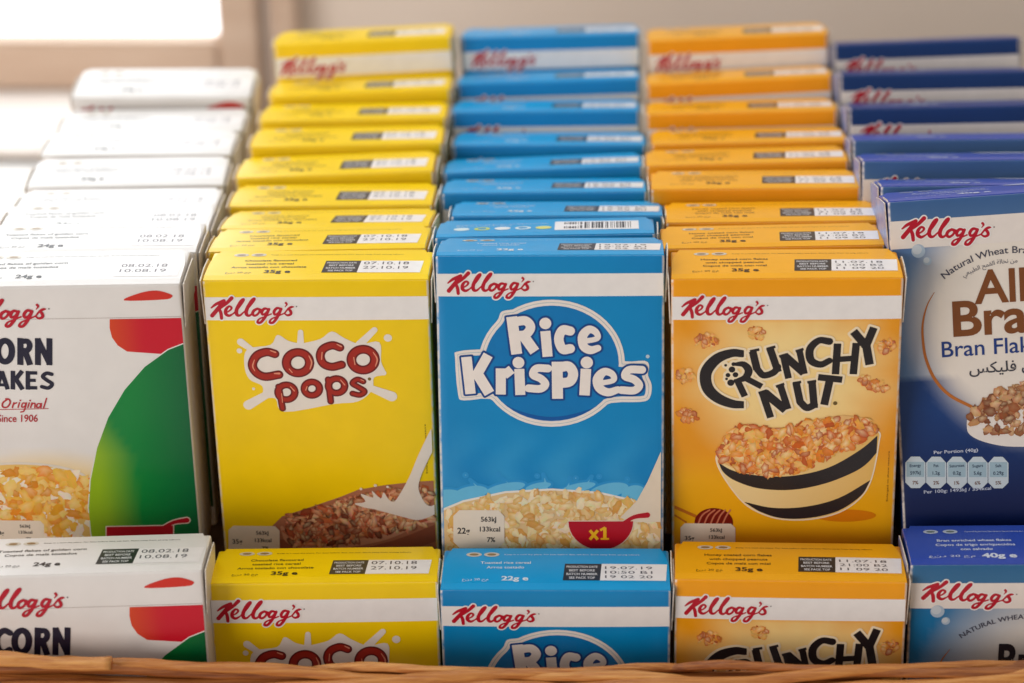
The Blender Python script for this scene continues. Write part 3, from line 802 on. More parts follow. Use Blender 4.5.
# ---- wheat bran flakes (blue fading to pale)
def bran_front(x, y):
    top = rgb(28, 84, 158)
    if y < 13: return mixc(rgb(58, 98, 150), rgb(100, 138, 178), y / 13 * 0.6)
    d = math.hypot((x - 42) * 1.05, (y - 40) * 0.92)
    c = mixc(rgb(238, 230, 218), rgb(104, 142, 186), (d - 30) / 12)
    c = mixc(c, rgb(22, 66, 138), (d - 38) / 22)
    b = mixc(rgb(22, 62, 124), rgb(8, 28, 80), (y - 66) / 30)
    if y > 55: c = mixc(c, b, (d - 27) / 12)
    return c
def bran_low(x, y):
    if y < 11: return mixc(rgb(46, 104, 150), rgb(60, 120, 164), y / 11)
    d = math.hypot((x - 46), (y - 42))
    return mixc(rgb(226, 222, 214), rgb(30, 118, 172), (d - 22) / 22)
def make_bran(full=True, dark=False, low=False):
    g = GEO['bran']
    tb = rgb(46, 78, 180) if not dark else rgb(8, 50, 128)  # same print throughout; paler blue holds painted window glare, rear boxes go without
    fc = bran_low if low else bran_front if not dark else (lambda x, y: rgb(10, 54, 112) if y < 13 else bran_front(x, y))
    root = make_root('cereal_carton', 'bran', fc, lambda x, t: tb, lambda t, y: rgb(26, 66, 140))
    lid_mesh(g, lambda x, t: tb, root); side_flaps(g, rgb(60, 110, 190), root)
    f = sheet('bran'); y0 = f(960, 217)[1]; y1 = f(960, 245)[1]
    band('bran', root, y0, y1, ink(238, 230, 222))
    logo_part('bran', from_coco_logo('bran', 901, 216.5, 1.075)).build('brand_logo', root)
    D = g.D; p = Part(g.top); wc = ink(220, 230, 246)
    for i, s_ in enumerate(('Bran enriched wheat flakes', 'Copos de trigo enriquecidos', 'con salvado')): p.text(s_, 21, D * (0.44 + 0.115 * i), wc, 1, h=D * 0.062, align='CENTER', bold=0.015)
    p.build('description_print', root)
    p = Part(g.top); p.text('40g e', 22, D * 0.86, wc, 1, h=D * 0.11, w=10.5, bold=0.035); p.text('\u0639\u0646\u062f 20 \u062c\u0645', 13, D * 0.84, wc, 1, h=D * 0.05, w=14, align='CENTER'); p.build('weight_print', root)
    p = Part(g.top)
    for cx in (8.5, 14.5):
        e = Field(lambda u, v: (u, v), (cx - 3, 2, cx + 3, 7), 0.15); e.ellipse((cx, 4.2), 2.3, 1.3); p.add(e.contour(), ink(186, 200, 220), 1)
        e = Field(lambda u, v: (u, v), (cx - 3, 2, cx + 3, 7), 0.12); e.ellipse((cx, 4.2), 1.3, 0.6); p.add(e.contour(), ink(110, 124, 120), 2)
    p.text('Keep in a cool dry place. For best before date see box. Store away from strong odours.', 19, 4.6, wc, 1, h=0.8, w=18)
    e = Field(lambda u, v: (u, v), (34, 0, 66, 8), 0.2); e.ellipse((50, 3.4), 11, 2.6); p.add(e.contour(0, (1, 0.4, 70, 24)), ink(200, 208, 236), 3)  # pale oval laid near the back of the lid
    p.build('icon_print', root)
    if not full: return root
    f = sheet('bran', 885, 195, 3.79)
    # pale bubbles
    p = Part(g.front)
    for (u, v, r) in ((126, 212, 26), (160, 250, 16)):
        e = Field(f, (u - 30, v - 30, u + 30, v + 30), 0.16).dot((u, v), r); p.add(e.contour(), ink(176, 196, 214), 1); 
        e = Field(f, (u - 30, v - 30, u + 30, v + 30), 0.16).dot((u - r * 0.2, v - r * 0.2), r * 0.7); p.add(e.contour(), ink(204, 214, 222), 1.4)
    p.build('bubble_picture', root)
    A = Field(f, (90, 340, 400, 900), 0.13)
    q2 = lambda u, v: ((u / 4.014 + 885 - 885) * 3.79, (v / 4.014 + 360 - 195) * 3.79)
    A.stroke([(186, 368), (158, 420), (142, 490), (144, 560), q2(165, 0), q2(200, 78), q2(258, 140), q2(345, 186)], [2, 5, 8, 10, 11, 12, 12, 12])
    p = Part(g.front); p.add(A.contour(), ink(190, 112, 46), 2); p.build('arc_line', root)
    p = Part(g.front); BR = ink(128, 74, 34)
    sx = f(300, 400); 
    q = f(338, 410); hA = q[1] - f(338, 281)[1]
    if low:
        q = f(372, 470); p.text('Bran', q[0], q[1], ink(40, 34, 40), 3, h=hA * 1.1, w=20, bold=0.03, res=5)
    else: p.text('All', q[0], q[1], BR, 3, h=hA, bold=0.02, res=5)
    q = f(258, 533); hB = q[1] - f(258, 398)[1]
    if not low: p.text('Bran', q[0], q[1], BR, 3, h=hB, w=(f(560, 533)[0] - q[0]) * 1.26, bold=0.022, res=5)
    q = f(215, 614); hC = q[1] - f(215, 552)[1]
    p.text('Bran Flakes', q[0], q[1], ink(34, 62, 130), 3, h=hC, w=(f(430, 614)[0] - f(215, 614)[0]) * 1.92, bold=0.006, res=4)
    q = f(318, 676)
    p.text('\ufeb2\ufedc\ufef4\ufee0\ufed3 \ufee5\ufe8d\ufead\ufe91', q[0], q[1], ink(60, 60, 70), 3, h=3.4, w=(f(520, 676)[0] - q[0]) * 1.45, bold=0.01)
    p.build('product_name', root)
    # arched slogan
    c0 = f(483, 616); R1 = math.hypot(f(225, 318)[0] - c0[0], f(225, 318)[1] - c0[1])
    def arch(a0, R):
        return lambda x, y: (c0[0] + (R - y) * math.sin(a0 + x / R), c0[1] - (R - y) * math.cos(a0 + x / R))
    th = math.atan2(f(225, 318)[0] - c0[0], c0[1] - f(225, 318)[1])
    p = Part(g.front); wl = R1 * 0.875
    p.add(warp(text_polys('Natural Wheat Bran' if not low else 'NATURAL WHEAT BRAN', 0, 0, h=2.2 if not low else 1.7, w=wl, bold=0.006, res=4), arch(th, R1)), ink(66, 66, 84), 3)
    if not low: p.add(warp(text_polys('\ufef2\ufecc\ufef4\ufe92\ufec4\ufedf\ufe8d \ufea2\ufee4\ufed8\ufedf\ufe8d \ufe94\ufedf\ufe8e\ufea8\ufee7 \ufee6\ufee3', 0, 0, h=1.4, w=wl * 0.6), arch(th + 0.16, R1 - 3.0)), ink(80, 80, 96), 3)
    p.build('slogan_print', root)
    f = sheet('bran', 885, 360, 4.014); clip = (0.9, 0, g.W - 0.9, g.H - 1)
    M = Field(f, (300, 120, 860, 380), 0.18).poly([(328, 270), (345, 210), (450, 180), (700, 170), (800, 230), (800, 290), (700, 335), (520, 345), (420, 332), (350, 305)], curve=4)
    p = Part(g.front); p.add(M.contour(0.1, clip), ink(240, 232, 222), 3)
    for i in range(420):
        u = 335 + random.random() * 450; v = 85 + random.random() * 235
        dx = abs(u - 560) / 225
        if v < 95 + dx * dx * 130 or v > 318 - dx * 60: continue
        if v > 240 and random.random() < 0.45: continue
        q = f(u, v)
        if q[0] > g.W - 3: continue
        base = random.choice([rgb(150, 84, 44), rgb(176, 108, 60), rgb(130, 66, 34), rgb(196, 136, 86), rgb(160, 92, 50), rgb(212, 160, 112)])
        p.flake(q[0], q[1], 1.3 + 0.9 * random.random(), base, 3.6 + i * 0.012, squash=0.66, n=11, hi=0.6, rim=0.7)
    p.build('bowl_picture', root)
    p = Part(g.front)
    q = f(195, 376); p.text('Per Portion (40g)', q[0], q[1], ink(206, 214, 232), 2, h=1.05, w=f(372, 376)[0] - q[0], bold=0.015)
    rows = (('Energy', '597kJ', '7%'), ('Fat', '1.2g', '2%'), ('Saturates', '0.2g', '1%'), ('Sugars', '5.6g', '6%'), ('Salt', '0.29g', '5%'))
    for i, r in enumerate(rows):
        u0 = 82 + i * 83; u1 = u0 + 78
        e = Field(f, (u0, 388, u1, 512), 0.15)
        e.poly([(u0 + 22, 388), (u1 - 22, 388), (u1, 412), (u1, 490), (u1 - 22, 512), (u0 + 22, 512), (u0, 490), (u0, 412)])
        p.add(e.contour(0.1), ink(206, 220, 226), 2)
        m = Field(f, (u0, 405, u1, 470), 0.15).poly([(u0 + 4, 408), (u1 - 4, 408), (u1 - 4, 468), (u0 + 4, 468)]); p.add(m.contour(), ink(164, 192, 204), 3)
        for s_, v, h, c in ((r[0], 428, 0.95, (40, 60, 90)), (r[1], 458, 1.1, (30, 50, 80)), (r[2], 498, 1.15, (120, 80, 60))):
            q = f((u0 + u1) / 2, v); p.text(s_, q[0], q[1], ink(*c), 4, h=h, align='CENTER', bold=0.015, w=(4.6 if len(s_) > 6 else None))
    q = f(155, 535); p.text('Per 100g: 1493kJ / 354kcal', q[0], q[1], ink(196, 206, 226), 2, h=1.05, w=f(425, 535)[0] - q[0], bold=0.015)
    p.build('nutrition_panel', root)
    return root

# ---- corn flakes (white)
PAPER = rgb(236, 233, 229)
def corn_front(x, y):
    c = PAPER
    d = math.hypot((x - 22) / 1.5, (y - 82))
    return mixc(rgb(250, 206, 70), c, (d - 14) / 13)
def make_corn(full=True, block=False):
    g = GEO['corn']
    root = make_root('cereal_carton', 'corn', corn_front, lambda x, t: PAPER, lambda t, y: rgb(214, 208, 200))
    lid_mesh(g, lambda x, t: PAPER, root); side_flaps(g, rgb(226, 220, 214), root)
    f = sheet('corn')
    ln = Part(g.front); y = f(90, 318.5)[1]; ln.rect(0.5, y - 0.10, g.W - 0.6, y + 0.10, ink(196, 186, 180), 0, step=2.4); ln.build('crease_line', root)
    logo_part('corn', from_coco_logo('corn', -46, 298.5, 1.10), outline=False).build('brand_logo', root)
    # plain colour blocks in the upper corner
    f = sheet('corn', 70, 280, 4.271)
    e = Field(f, (220, 30, 450, 100), 0.14).poly([(230, 88), (300, 56), (370, 46), (430, 62), (434, 74), (400, 84)], curve=4)
    p = Part(g.front); p.add(e.contour(), ink(214, 50, 36), 2); p.build('red_ellipse', root)
    clip = (0, 0, g.W - 0.5, g.H - 1)
    R = Field(f, (160, 150, 540, 420), 0.17).poly([(170, 168), (170, 205), (180, 245), (205, 280), (245, 306), (560, 330), (560, 162)])
    p = Part(g.front); c1, c2 = rgb(216, 70, 30), rgb(206, 10, 40)
    p.add(R.contour(0, clip), PICT, 2, col=lambda x, y: mixc(c1, c2, (x - f(180, 200)[0]) / 9)); p.build('red_panel', root)
    Gp = Field(f, (-40, 270, 620, 1100), 0.2)
    Gp.poly([(640, 250), (520, 262), (420, 300), (320, 372), (235, 470), (165, 590), (118, 720), (90, 860), (82, 980), (92, 1090), (112, 1180), (640, 1180)])
    p = Part(g.front); g1, g2, g3 = rgb(150, 190, 30), rgb(0, 134, 58), rgb(0, 100, 56)
    def gc(x, y):
        t = (x - f(110, 700)[0]) / 12
        return mixc(mixc(g1, g2, t + max(0.0, (58 - y) / 22)), g3, (x - 52) / 18)
    p.add(Gp.contour(0.35, clip), ink(240, 236, 230), 2.5); p.add(Gp.contour(0, clip), PICT, 3.5, col=gc); p.build('green_panel', root)
    p = Part(g.front); f = sheet('corn', 0, 280, 4.269); K = ink(30, 28, 52)
    T = Field(f, (-140, 240, 240, 480), 0.12)
    T.stroke([(-28, 272), (-52, 262), (-76, 280), (-82, 308), (-74, 340), (-52, 354), (-28, 342)], 26)
    T.ring((22, 307), 30, 45, 27)
    T.bar((88, 250), (88, 365), 26); T.stroke([(92, 264), (118, 264), (128, 282), (118, 302), (92, 302)], 24); T.bar((106, 300), (130, 365), 26)
    T.bar((163, 250), (163, 365), 25); T.bar((212, 250), (212, 365), 25); T.bar((160, 252), (215, 362), 25)
    T.bar((-122, 391), (-122, 471), 19); T.bar((-118, 399), (-86, 399), 17); T.bar((-118, 431), (-90, 431), 16)
    T.bar((-70, 391), (-70, 471), 19); T.bar((-68, 463), (-38, 463), 17)
    T.bar((8, 393), (-14, 471), 19); T.bar((8, 393), (34, 471), 19); T.bar((-4, 452), (26, 452), 14)
    T.bar((56, 391), (56, 471), 19); T.bar((96, 391), (62, 434), 19); T.bar((68, 424), (98, 471), 20)
    T.bar((120, 391), (120, 471), 19); T.bar((122, 399), (160, 399), 16); T.bar((122, 431), (154, 431), 15); T.bar((122, 463), (160, 463), 16)
    T.stroke([(222, 404), (200, 400), (184, 414), (202, 430), (224, 446), (208, 463), (180, 458)], 17)
    p.add(T.contour(), K, 3)
    p.build('product_name', root)
    p = Part(g.front); RD = ink(186, 40, 50)
    T = Field(f, (-60, 490, 240, 620), 0.1)          # handwritten 'Original'
    T.stroke([(36, 512), (14, 528), (12, 546), (30, 548), (44, 530), (40, 514), (26, 512)], 7)
    for pts in ([(60, 528), (54, 550), (58, 536), (72, 528)], [(84, 528), (78, 548)], [(112, 530), (98, 530), (94, 546), (106, 544), (114, 528), (104, 562), (90, 568)], [(126, 528), (120, 548)],
                [(138, 528), (132, 548), (138, 534), (150, 530), (150, 548)], [(176, 532), (162, 532), (158, 546), (170, 546), (178, 530), (176, 548)], [(200, 508), (188, 548)]): T.stroke(pts, 6)
    T.dot((88, 518), 4); T.dot((130, 518), 4); T.stroke([(-40, 560), (80, 556), (208, 552)], 3)
    p.add(T.contour(), RD, 3)
    q = f(-10, 612); p.text('Since 1906', q[0], q[1], RD, 3, h=(q[1] - f(-10, 580)[1]), w=f(164, 612)[0] - q[0], shear=0.15, bold=0.012)
    p.build('slogan_print', root)
    f = sheet('corn', 0, 440, 4.876); clip = (0.9, 0, g.W - 0.5, g.H - 1)
    p = Part(g.front)
    B = Field(f, (-290, 100, 460, 560), 0.2).poly([(-290, 300), (-200, 180), (-60, 136), (80, 122), (220, 128), (340, 150), (425, 190), (470, 260), (470, 560), (-290, 560)], curve=3)
    p.add(B.contour(0.5, clip), ink(232, 222, 206), 0.6); p.add(B.contour(-0.4, clip), ink(238, 196, 110), 1)
    for i in range(420):
        u = -250 + random.random() * 690; v = 135 + random.random() * 380
        if v < 150 + ((u - 100) / 340) ** 2 * 60: continue
        q = f(u, v)
        if q[0] < 2.4 or q[1] > g.H - 2.5: continue
        base = random.choice([rgb(236, 166, 40), rgb(246, 190, 70), rgb(224, 142, 28), rgb(248, 206, 110), rgb(240, 150, 40), rgb(250, 236, 214)])
        p.flake(q[0], q[1], 1.7 + 1.8 * random.random(), base, 1.4 + i * 0.004, squash=0.62, n=12, hi=0.5, rim=0.86)
    p.build('bowl_picture', root)
    p = Part(g.front); E = Field(f, (500, 370, 950, 520), 0.15).poly([(522, 432), (846, 426), (846, 470), (800, 520), (560, 520), (522, 480)]); E.stroke([(790, 440), (850, 410), (912, 400)], [16, 20, 28])
    p.add(E.contour(0.35, clip), ink(244, 226, 214), 5); p.add(E.contour(0, clip), ink(190, 10, 36), 6); p.build('portion_badge', root)
    p = Part(g.front); serving_label(p, f, -40, 404, 216, 520, 3.6, '24g'); p.build('serving_label', root)
    lid_print('corn', g, root, '24g', ('Toasted flakes of golden corn', 'Copos de ma\u00edz tostados'), ('08.02.18', '10.08.19'), ink(44, 42, 46), (37.4, 68.4), block=block)
    # reddish rule lines and small type on the right side panel
    p = Part(g.side)
    for i in range(9): p.rect(5, 22 + i * 5.2, 23, 22.5 + i * 5.2, ink(206, 120, 110), 1, step=30)
    for i in range(8): p.text('Typical values per serving', 5.5, 25.6 + i * 5.2, ink(120, 104, 100), 1, h=1.1, w=17)
    p.rect(3.5, 4, 8, 16, ink(206, 70, 60), 1, step=30); p.build('side_panel_print', root)
    return root

PROTO = {}
def get(kind):
    if kind not in PROTO:
        PROTO[kind] = {'coco': lambda: make_coco(True), 'coco_b': lambda: make_coco(False), 'krisp': lambda: make_krisp(True), 'krisp_b': lambda: make_krisp(False), 'krisp_f': lambda: make_krisp(False, True),
                       'crunchy': lambda: make_crunchy(True), 'crunchy_b': lambda: make_crunchy(False), 'bran': lambda: make_bran(True), 'bran_b': lambda: make_bran(False), 'bran_d': lambda: make_bran(False, True), 'bran_l': lambda: make_bran(True, False, True),
                       'corn': lambda: make_corn(True), 'corn_l': lambda: make_corn(True, True)}[kind]()
        PROTO[kind]['used'] = 0
    return PROTO[kind]
def copy_tree(o, parent=None):
    c = o.copy(); COL.objects.link(c)
    if parent is not None: c.parent = parent
    for ch in o.children: copy_tree(ch, c)
    return c
def place(kind, pose, label, group):
    o = get(kind)
    if o['used']: o = copy_tree(o)
    else: o['used'] = 1
    x, y, z, yaw, lean, roll = pose
    yaw, lean, roll = map(math.radians, (yaw, lean, roll))
    M = Matrix.Rotation(yaw, 3, 'Z') @ Matrix.Rotation(-lean, 3, 'X') @ Matrix.Rotation(roll, 3, 'Y')
    o.matrix_world = Matrix.Translation((x, y, z)) @ M.to_4x4()
    tag(o, label, 'cereal box', group)
    return o
POSES = {
'coco': [(-0.0606, 0.6110, 0.1895, -2.1, 5.4, -1.4), (-0.0625, 0.6384, 0.1857, -2.9, 9.6, -2.5), (-0.0622, 0.6650, 0.1803, -4.5, 12.4, -2.9), (-0.0622, 0.6911, 0.1756, -2.3, 8.2, -1.7), (-0.0626, 0.7174, 0.1749, -1.3, 8.1, -2.9), (-0.0602, 0.7439, 0.1742, -0.7, 8.9, -1.6), (-0.0596, 0.7707, 0.1725, -1.4, 10.3, -1.8), (-0.0586, 0.7976, 0.1718, -1.6, 10.6, -3.1), (-0.0587, 0.8243, 0.1821, -1.3, 10.4, -3.3)],
'krisp': [(0.0115, 0.6100, 0.1987, -2.5, 15.1, -1.4), (0.0104, 0.6385, 0.1910, -2.3, 14.8, -2.2), (0.0148, 0.6659, 0.1843, -2.3, 15.4, -1.2), (0.0110, 0.6932, 0.1797, -2.1, 15.0, -1.5), (0.0109, 0.7201, 0.1757, -1.8, 14.5, -3.1), (0.0136, 0.7479, 0.1723, -2.3, 13.6, -1.1), (0.0126, 0.7751, 0.1737, -2.0, 14.0, -1.4), (0.0141, 0.8028, 0.1741, -2.0, 14.3, -2.5), (0.0151, 0.8303, 0.1818, -2.0, 13.9, -2.3)],
'crunchy': [(0.0832, 0.6009, 0.1955, -3.4, 6.3, -2.1), (0.0821, 0.6292, 0.1916, -1.9, 10.3, -2.1), (0.0854, 0.6567, 0.1867, -1.8, 10.9, -1.5), (0.0819, 0.6833, 0.1859, -2.9, 11.2, -1.8), (0.0817, 0.7106, 0.1825, -2.7, 12.8, -2.7), (0.0851, 0.7378, 0.1781, -2.7, 13.2, -2.5), (0.0848, 0.7651, 0.1779, -3.0, 13.6, -2.7), (0.0863, 0.7925, 0.1789, -2.4, 13.5, -3.7), (0.0877, 0.8199, 0.1854, -2.3, 12.0, -3.3)],
'bran': [(0.1518, 0.6260, 0.2117, -2.3, 20.9, -5.0), (0.1544, 0.6525, 0.2019, -3.6, 21.5, -2.0), (0.1528, 0.6820, 0.1971, -3.4, 20.4, -2.0), (0.1545, 0.7145, 0.1899, -3.5, 20.7, -2.0), (0.1575, 0.7470, 0.1880, -2.0, 20.0, -2.0), (0.1584, 0.7795, 0.1874, -2.0, 20.5, -2.0), (0.1602, 0.8123, 0.1867, -0.7, 20.5, -2.4)],
'corn': [(-0.1364, 0.6060, 0.1902, 0.4, 4.8, -0.8), (-0.1354, 0.6354, 0.1859, 0.0, 6.0, -0.8), (-0.1355, 0.6649, 0.1788, -0.0, 6.0, -0.8), (-0.1373, 0.6943, 0.1710, -0.0, 8.0, -0.8), (-0.1377, 0.7232, 0.1675, 1.2, 3.5, -0.5), (-0.1385, 0.7533, 0.1658, -0.6, 6.0, -0.8), (-0.1379, 0.7826, 0.1619, -0.0, 6.0, -0.8), (-0.1373, 0.8120, 0.1634, -0.8, -1.0, -0.7)],
'low': [(-0.1277, 0.5504, 0.1224, 1.0, 10.6, -1.2), (-0.0576, 0.5599, 0.1122, -0.6, 8.9, -1.1), (0.0131, 0.5550, 0.1130, -1.8, 3.4, -1.1), (0.0842, 0.5550, 0.1165, -3.8, 6.5, -1.6), (0.1562, 0.5566, 0.1215, -2.6, 6.7, -2.1)],
}
DESC = {'coco': 'yellow chocolate rice cereal box', 'krisp': 'sky blue puffed rice cereal box', 'crunchy': 'orange honey nut cereal box', 'bran': 'dark blue bran cereal box', 'corn': 'white corn cereal box'}
GRP = {'coco': 'yellow chocolate cereal boxes', 'krisp': 'blue puffed rice boxes', 'crunchy': 'orange honey nut boxes', 'bran': 'dark blue bran flakes boxes', 'corn': 'white corn flakes boxes'}
ORD = ['front', 'second', 'third', 'fourth', 'fifth', 'sixth', 'seventh', 'eighth', 'ninth']
for prod in ('corn', 'coco', 'krisp', 'crunchy', 'bran'):
    n = len(POSES[prod])
    for i, pose in enumerate(POSES[prod]):
        if i == 0: lab = '%s at the head of its upper row, full front showing' % DESC[prod]
        elif i == n - 1: lab = '%s at the back of its row, nearest the wall' % DESC[prod]
        else: lab = '%s, %s from the front of its upper row' % (DESC[prod], ORD[i])
        kind = prod if i == 0 else prod + '_b'
        if prod == 'corn': kind = 'corn'
        if prod == 'krisp' and i == 1:
            kind = 'krisp_f'; lab = 'sky blue cereal box standing upside down with its bar code on top'
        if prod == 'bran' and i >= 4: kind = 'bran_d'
        place(kind, pose, lab, GRP[prod])
for prod, pose in zip(('corn', 'coco', 'krisp', 'crunchy', 'bran'), POSES['low']):
    place(prod + '_l' if prod in ('bran', 'corn') else prod, pose, '%s standing low behind the wicker rim' % DESC[prod], GRP[prod])

# ================================================================== basket, riser, table, wall, window
WICK = [noise_mat('peeled_wicker_%s' % n, rgb(*a), rgb(*b), 38, 0.45, 0.7, (1.4, 30, 30)) for n, a, b in
        (('tan', (176, 104, 44), (214, 146, 74)), ('gold', (192, 120, 54), (230, 168, 94)), ('brown', (132, 72, 30), (182, 112, 52)))]
def tube(path, radii, sides=10, flat=0.72):
    V = []; F = []
    n = len(path)
    for i, p in enumerate(path):
        a = Vector(path[max(0, i - 1)]); b = Vector(path[min(n - 1, i + 1)])
        t = (b - a).normalized(); up = Vector((0, 0, 1))
        s = t.cross(up).normalized(); u = s.cross(t)
        for k in range(sides):
            an = 2 * math.pi * k / sides
            V.append(tuple(Vector(p) + s * (radii[i] * math.cos(an)) + u * (radii[i] * flat * math.sin(an))))
    for i in range(n - 1):
        for k in range(sides):
            F.append((i * sides + k, i * sides + (k + 1) % sides, (i + 1) * sides + (k + 1) % sides, (i + 1) * sides + k))
    F.append(tuple(range(sides))[::-1]); F.append(tuple((n - 1) * sides + k for k in range(sides)))
    return V, F
BX0, BX1, BY0, BY1 = -0.186, 0.214, 0.533, 0.868
def mesh_obj(name, V, F, m, parent=None):
    me = bpy.data.meshes.new(name); me.from_pydata(V, [], F); smooth(me)
    return link(name, me, m, parent)
basket = bpy.data.objects.new('wicker_basket', None); basket.location = (0.014, 0.70, 0.0); COL.objects.link(basket)
tag(basket, 'tan wicker basket holding all the cereal boxes, its woven front rim along the bottom', 'basket')
BL = Vector(basket.location)
def rel(V): return [tuple(Vector(v) - BL) for v in V]
def perim(t):
    """point on the rounded-rectangle plan, t in metres from the front left corner going right"""
    w = BX1 - BX0; d = BY1 - BY0; L = 2 * (w + d); t = t % L
    if t < w: return (BX0 + t, BY0)
    if t < w + d: return (BX1, BY0 + t - w)
    if t < 2 * w + d: return (BX1 - (t - w - d), BY1)
    return (BX0, BY1 - (t - 2 * w - d))
# woven sides
V = []; F = []
LP = 2 * (BX1 - BX0 + BY1 - BY0); NS = 260
for r_ in range(16):
    z = 0.008 + r_ * 0.0056; ph = math.pi * (r_ % 2); path = []; rad = []
    for i in range(NS + 1):
        t = LP * i / NS; x, y = perim(t); off = 0.0016 * math.sin(t / 0.016 * math.pi + ph)
        e = perim(t + 0.001); dx, dy = e[0] - x, e[1] - y; l = math.hypot(dx, dy) or 1
        path.append((x + dy / l * off, y - dx / l * off, z + 0.0004 * math.sin(t * 90 + r_))); rad.append(0.0027)
    v, f_ = tube(path, rad, 7, 0.95); b = len(V); V += v; F += [tuple(b + q for q in p) for p in f_]
mesh_obj('woven_side', rel(V), F, WICK[2], basket)
V = []; F = []
for i in range(int(LP / 0.032)):
    x, y = perim(i * 0.032 + 0.004)
    v, f_ = tube([(x, y, 0.004), (x + 0.0002, y, 0.05), (x, y, 0.091)], [0.0021] * 3, 7, 1.0); b = len(V); V += v; F += [tuple(b + q for q in p) for p in f_]
mesh_obj('stakes', rel(V), F, WICK[0], basket)
v = [(BX0, BY0, 0.0), (BX1, BY0, 0.0), (BX1, BY1, 0.0), (BX0, BY1, 0.0), (BX0, BY0, 0.007), (BX1, BY0, 0.007), (BX1, BY1, 0.007), (BX0, BY1, 0.007)]
mesh_obj('base_mat', rel(v), [(3, 2, 1, 0), (4, 5, 6, 7), (0, 1, 5, 4), (1, 2, 6, 5), (2, 3, 7, 6), (3, 0, 4, 7)], WICK[2], basket)
# rim: long flattened rods laid over one another, tapering to cut ends
def rod(pts, r0, r1, mat, seed):
    rs = random.Random(seed); q = catmull(pts, 14); n = len(q); rad = []
    ph = rs.random() * 6
    q2 = []
    for i, p in enumerate(q):
        t = i / (n - 1)
        rad.append((r0 + (r1 - r0) * t) * (1 + 0.10 * math.sin(i * 0.41 + ph) + 0.05 * math.sin(i * 1.3 + ph * 3)))
        q2.append((p[0], p[1] + 0.0003 * math.sin(i * 0.4 + ph), p[2] + 0.0006 * math.sin(i * 0.23 + ph * 2)))
    vv, ff = tube(q2, rad, 12, 0.8)
    return mesh_obj('rim_rod', rel(vv), ff, mat, basket)
zr = 0.1000
RODS = [
 ([(-0.190, 0.5345, 0.1028), (-0.150, 0.534, 0.1034), (-0.119, 0.5335, 0.1028)], 0.0042, 0.0036, 1),
 ([(-0.19, 0.5365, 0.1000), (-0.13, 0.537, 0.0995), (-0.07, 0.537, 0.0975), (0.0, 0.538, 0.0950), (0.07, 0.5375, 0.0960), (0.14, 0.538, 0.0980), (0.214, 0.5375, 0.0985)], 0.0042, 0.0042, 2),
 ([(-0.19, 0.5345, 0.0965), (-0.12, 0.535, 0.0962), (-0.05, 0.5345, 0.0940), (0.0, 0.5345, 0.0930), (0.08, 0.534, 0.0935), (0.15, 0.5345, 0.0955), (0.214, 0.534, 0.0950)], 0.0040, 0.0040, 0),
 ([(-0.142, 0.5395, 0.0990), (-0.118, 0.5375, 0.1015), (-0.090, 0.536, 0.1004), (-0.045, 0.534, 0.0985), (0.0, 0.532, 0.0965), (0.035, 0.531, 0.093)], 0.0024, 0.0040, 0),
 ([(-0.190, 0.530, 0.0972), (-0.130, 0.530, 0.0968), (-0.070, 0.5305, 0.0970), (-0.02, 0.533, 0.0988), (0.03, 0.537, 0.0992), (0.06, 0.541, 0.0955)], 0.0042, 0.0024, 0),
 ([(-0.085, 0.541, 0.0950), (-0.05, 0.538, 0.0985), (-0.015, 0.5355, 0.0992), (0.025, 0.534, 0.0985), (0.065, 0.532, 0.0965), (0.11, 0.531, 0.0925)], 0.0022, 0.0040, 1),
 ([(-0.020, 0.5295, 0.0930), (0.02, 0.5305, 0.0965), (0.065, 0.532, 0.0988), (0.11, 0.535, 0.1000), (0.15, 0.538, 0.1), (0.18, 0.541, 0.096)], 0.0040, 0.0024, 0),
 ([(0.030, 0.541, 0.0950), (0.06, 0.538, 0.0990), (0.10, 0.535, 0.1004), (0.14, 0.533, 0.1000), (0.18, 0.532, 0.0990), (0.215, 0.531, 0.0965)], 0.0022, 0.0040, 2),
 ([(0.070, 0.5295, 0.0930), (0.11, 0.5305, 0.0975), (0.16, 0.532, 0.1008), (0.215, 0.534, 0.1025)], 0.0038, 0.0036, 1),
 ([(-0.19, 0.533, 0.0925), (-0.1, 0.531, 0.0915), (0.0, 0.531, 0.0905), (0.1, 0.531, 0.0905), (0.215, 0.531, 0.092)], 0.0046, 0.0046, 2),
]
for i, (pts, a, b, m_) in enumerate(RODS): rod([(x, y, z - (0.0018 if i else 0.0006)) for x, y, z in pts], a * 0.62, b * 0.62, WICK[m_], 40 + i)
for i in range(3):
    z = 0.0985 - i * 0.004
    pts = [perim(t) for t in np.linspace(BX1 - BX0 + 0.005, LP - 0.005, 46)]
    rod([(x, y, z + 0.001 * math.sin(k * 0.8 + i * 2)) for k, (x, y) in enumerate(pts)], 0.003, 0.003, WICK[i], 70 + i)
# cardboard riser that lifts the upper rows
riser = bpy.data.objects.new('cardboard_riser', None); riser.location = (0.0145, 0.735, 0.0); COL.objects.link(riser)
tag(riser, 'brown cardboard riser box under the upper rows of cereal boxes', 'riser')
KRAFT = noise_mat('kraft_board', rgb(120, 86, 56), rgb(150, 112, 76), 60, 0.8, 0.1)
def boxmesh(x0, y0, z0, x1, y1, z1, bev=0.0015):
    bm = bmesh.new(); bmesh.ops.create_cube(bm, size=1)
    for v in bm.verts: v.co = Vector(((x0 + x1) / 2 + v.co.x * (x1 - x0), (y0 + y1) / 2 + v.co.y * (y1 - y0), (z0 + z1) / 2 + v.co.z * (z1 - z0)))
    if bev: bmesh.ops.bevel(bm, geom=list(bm.edges), offset=bev, segments=2, affect='EDGES')
    me = bpy.data.meshes.new('box'); bm.to_mesh(me); bm.free(); return me
link('riser_body', boxmesh(-0.185, -0.128, 0.008, 0.185, 0.125, 0.0665), KRAFT, riser)
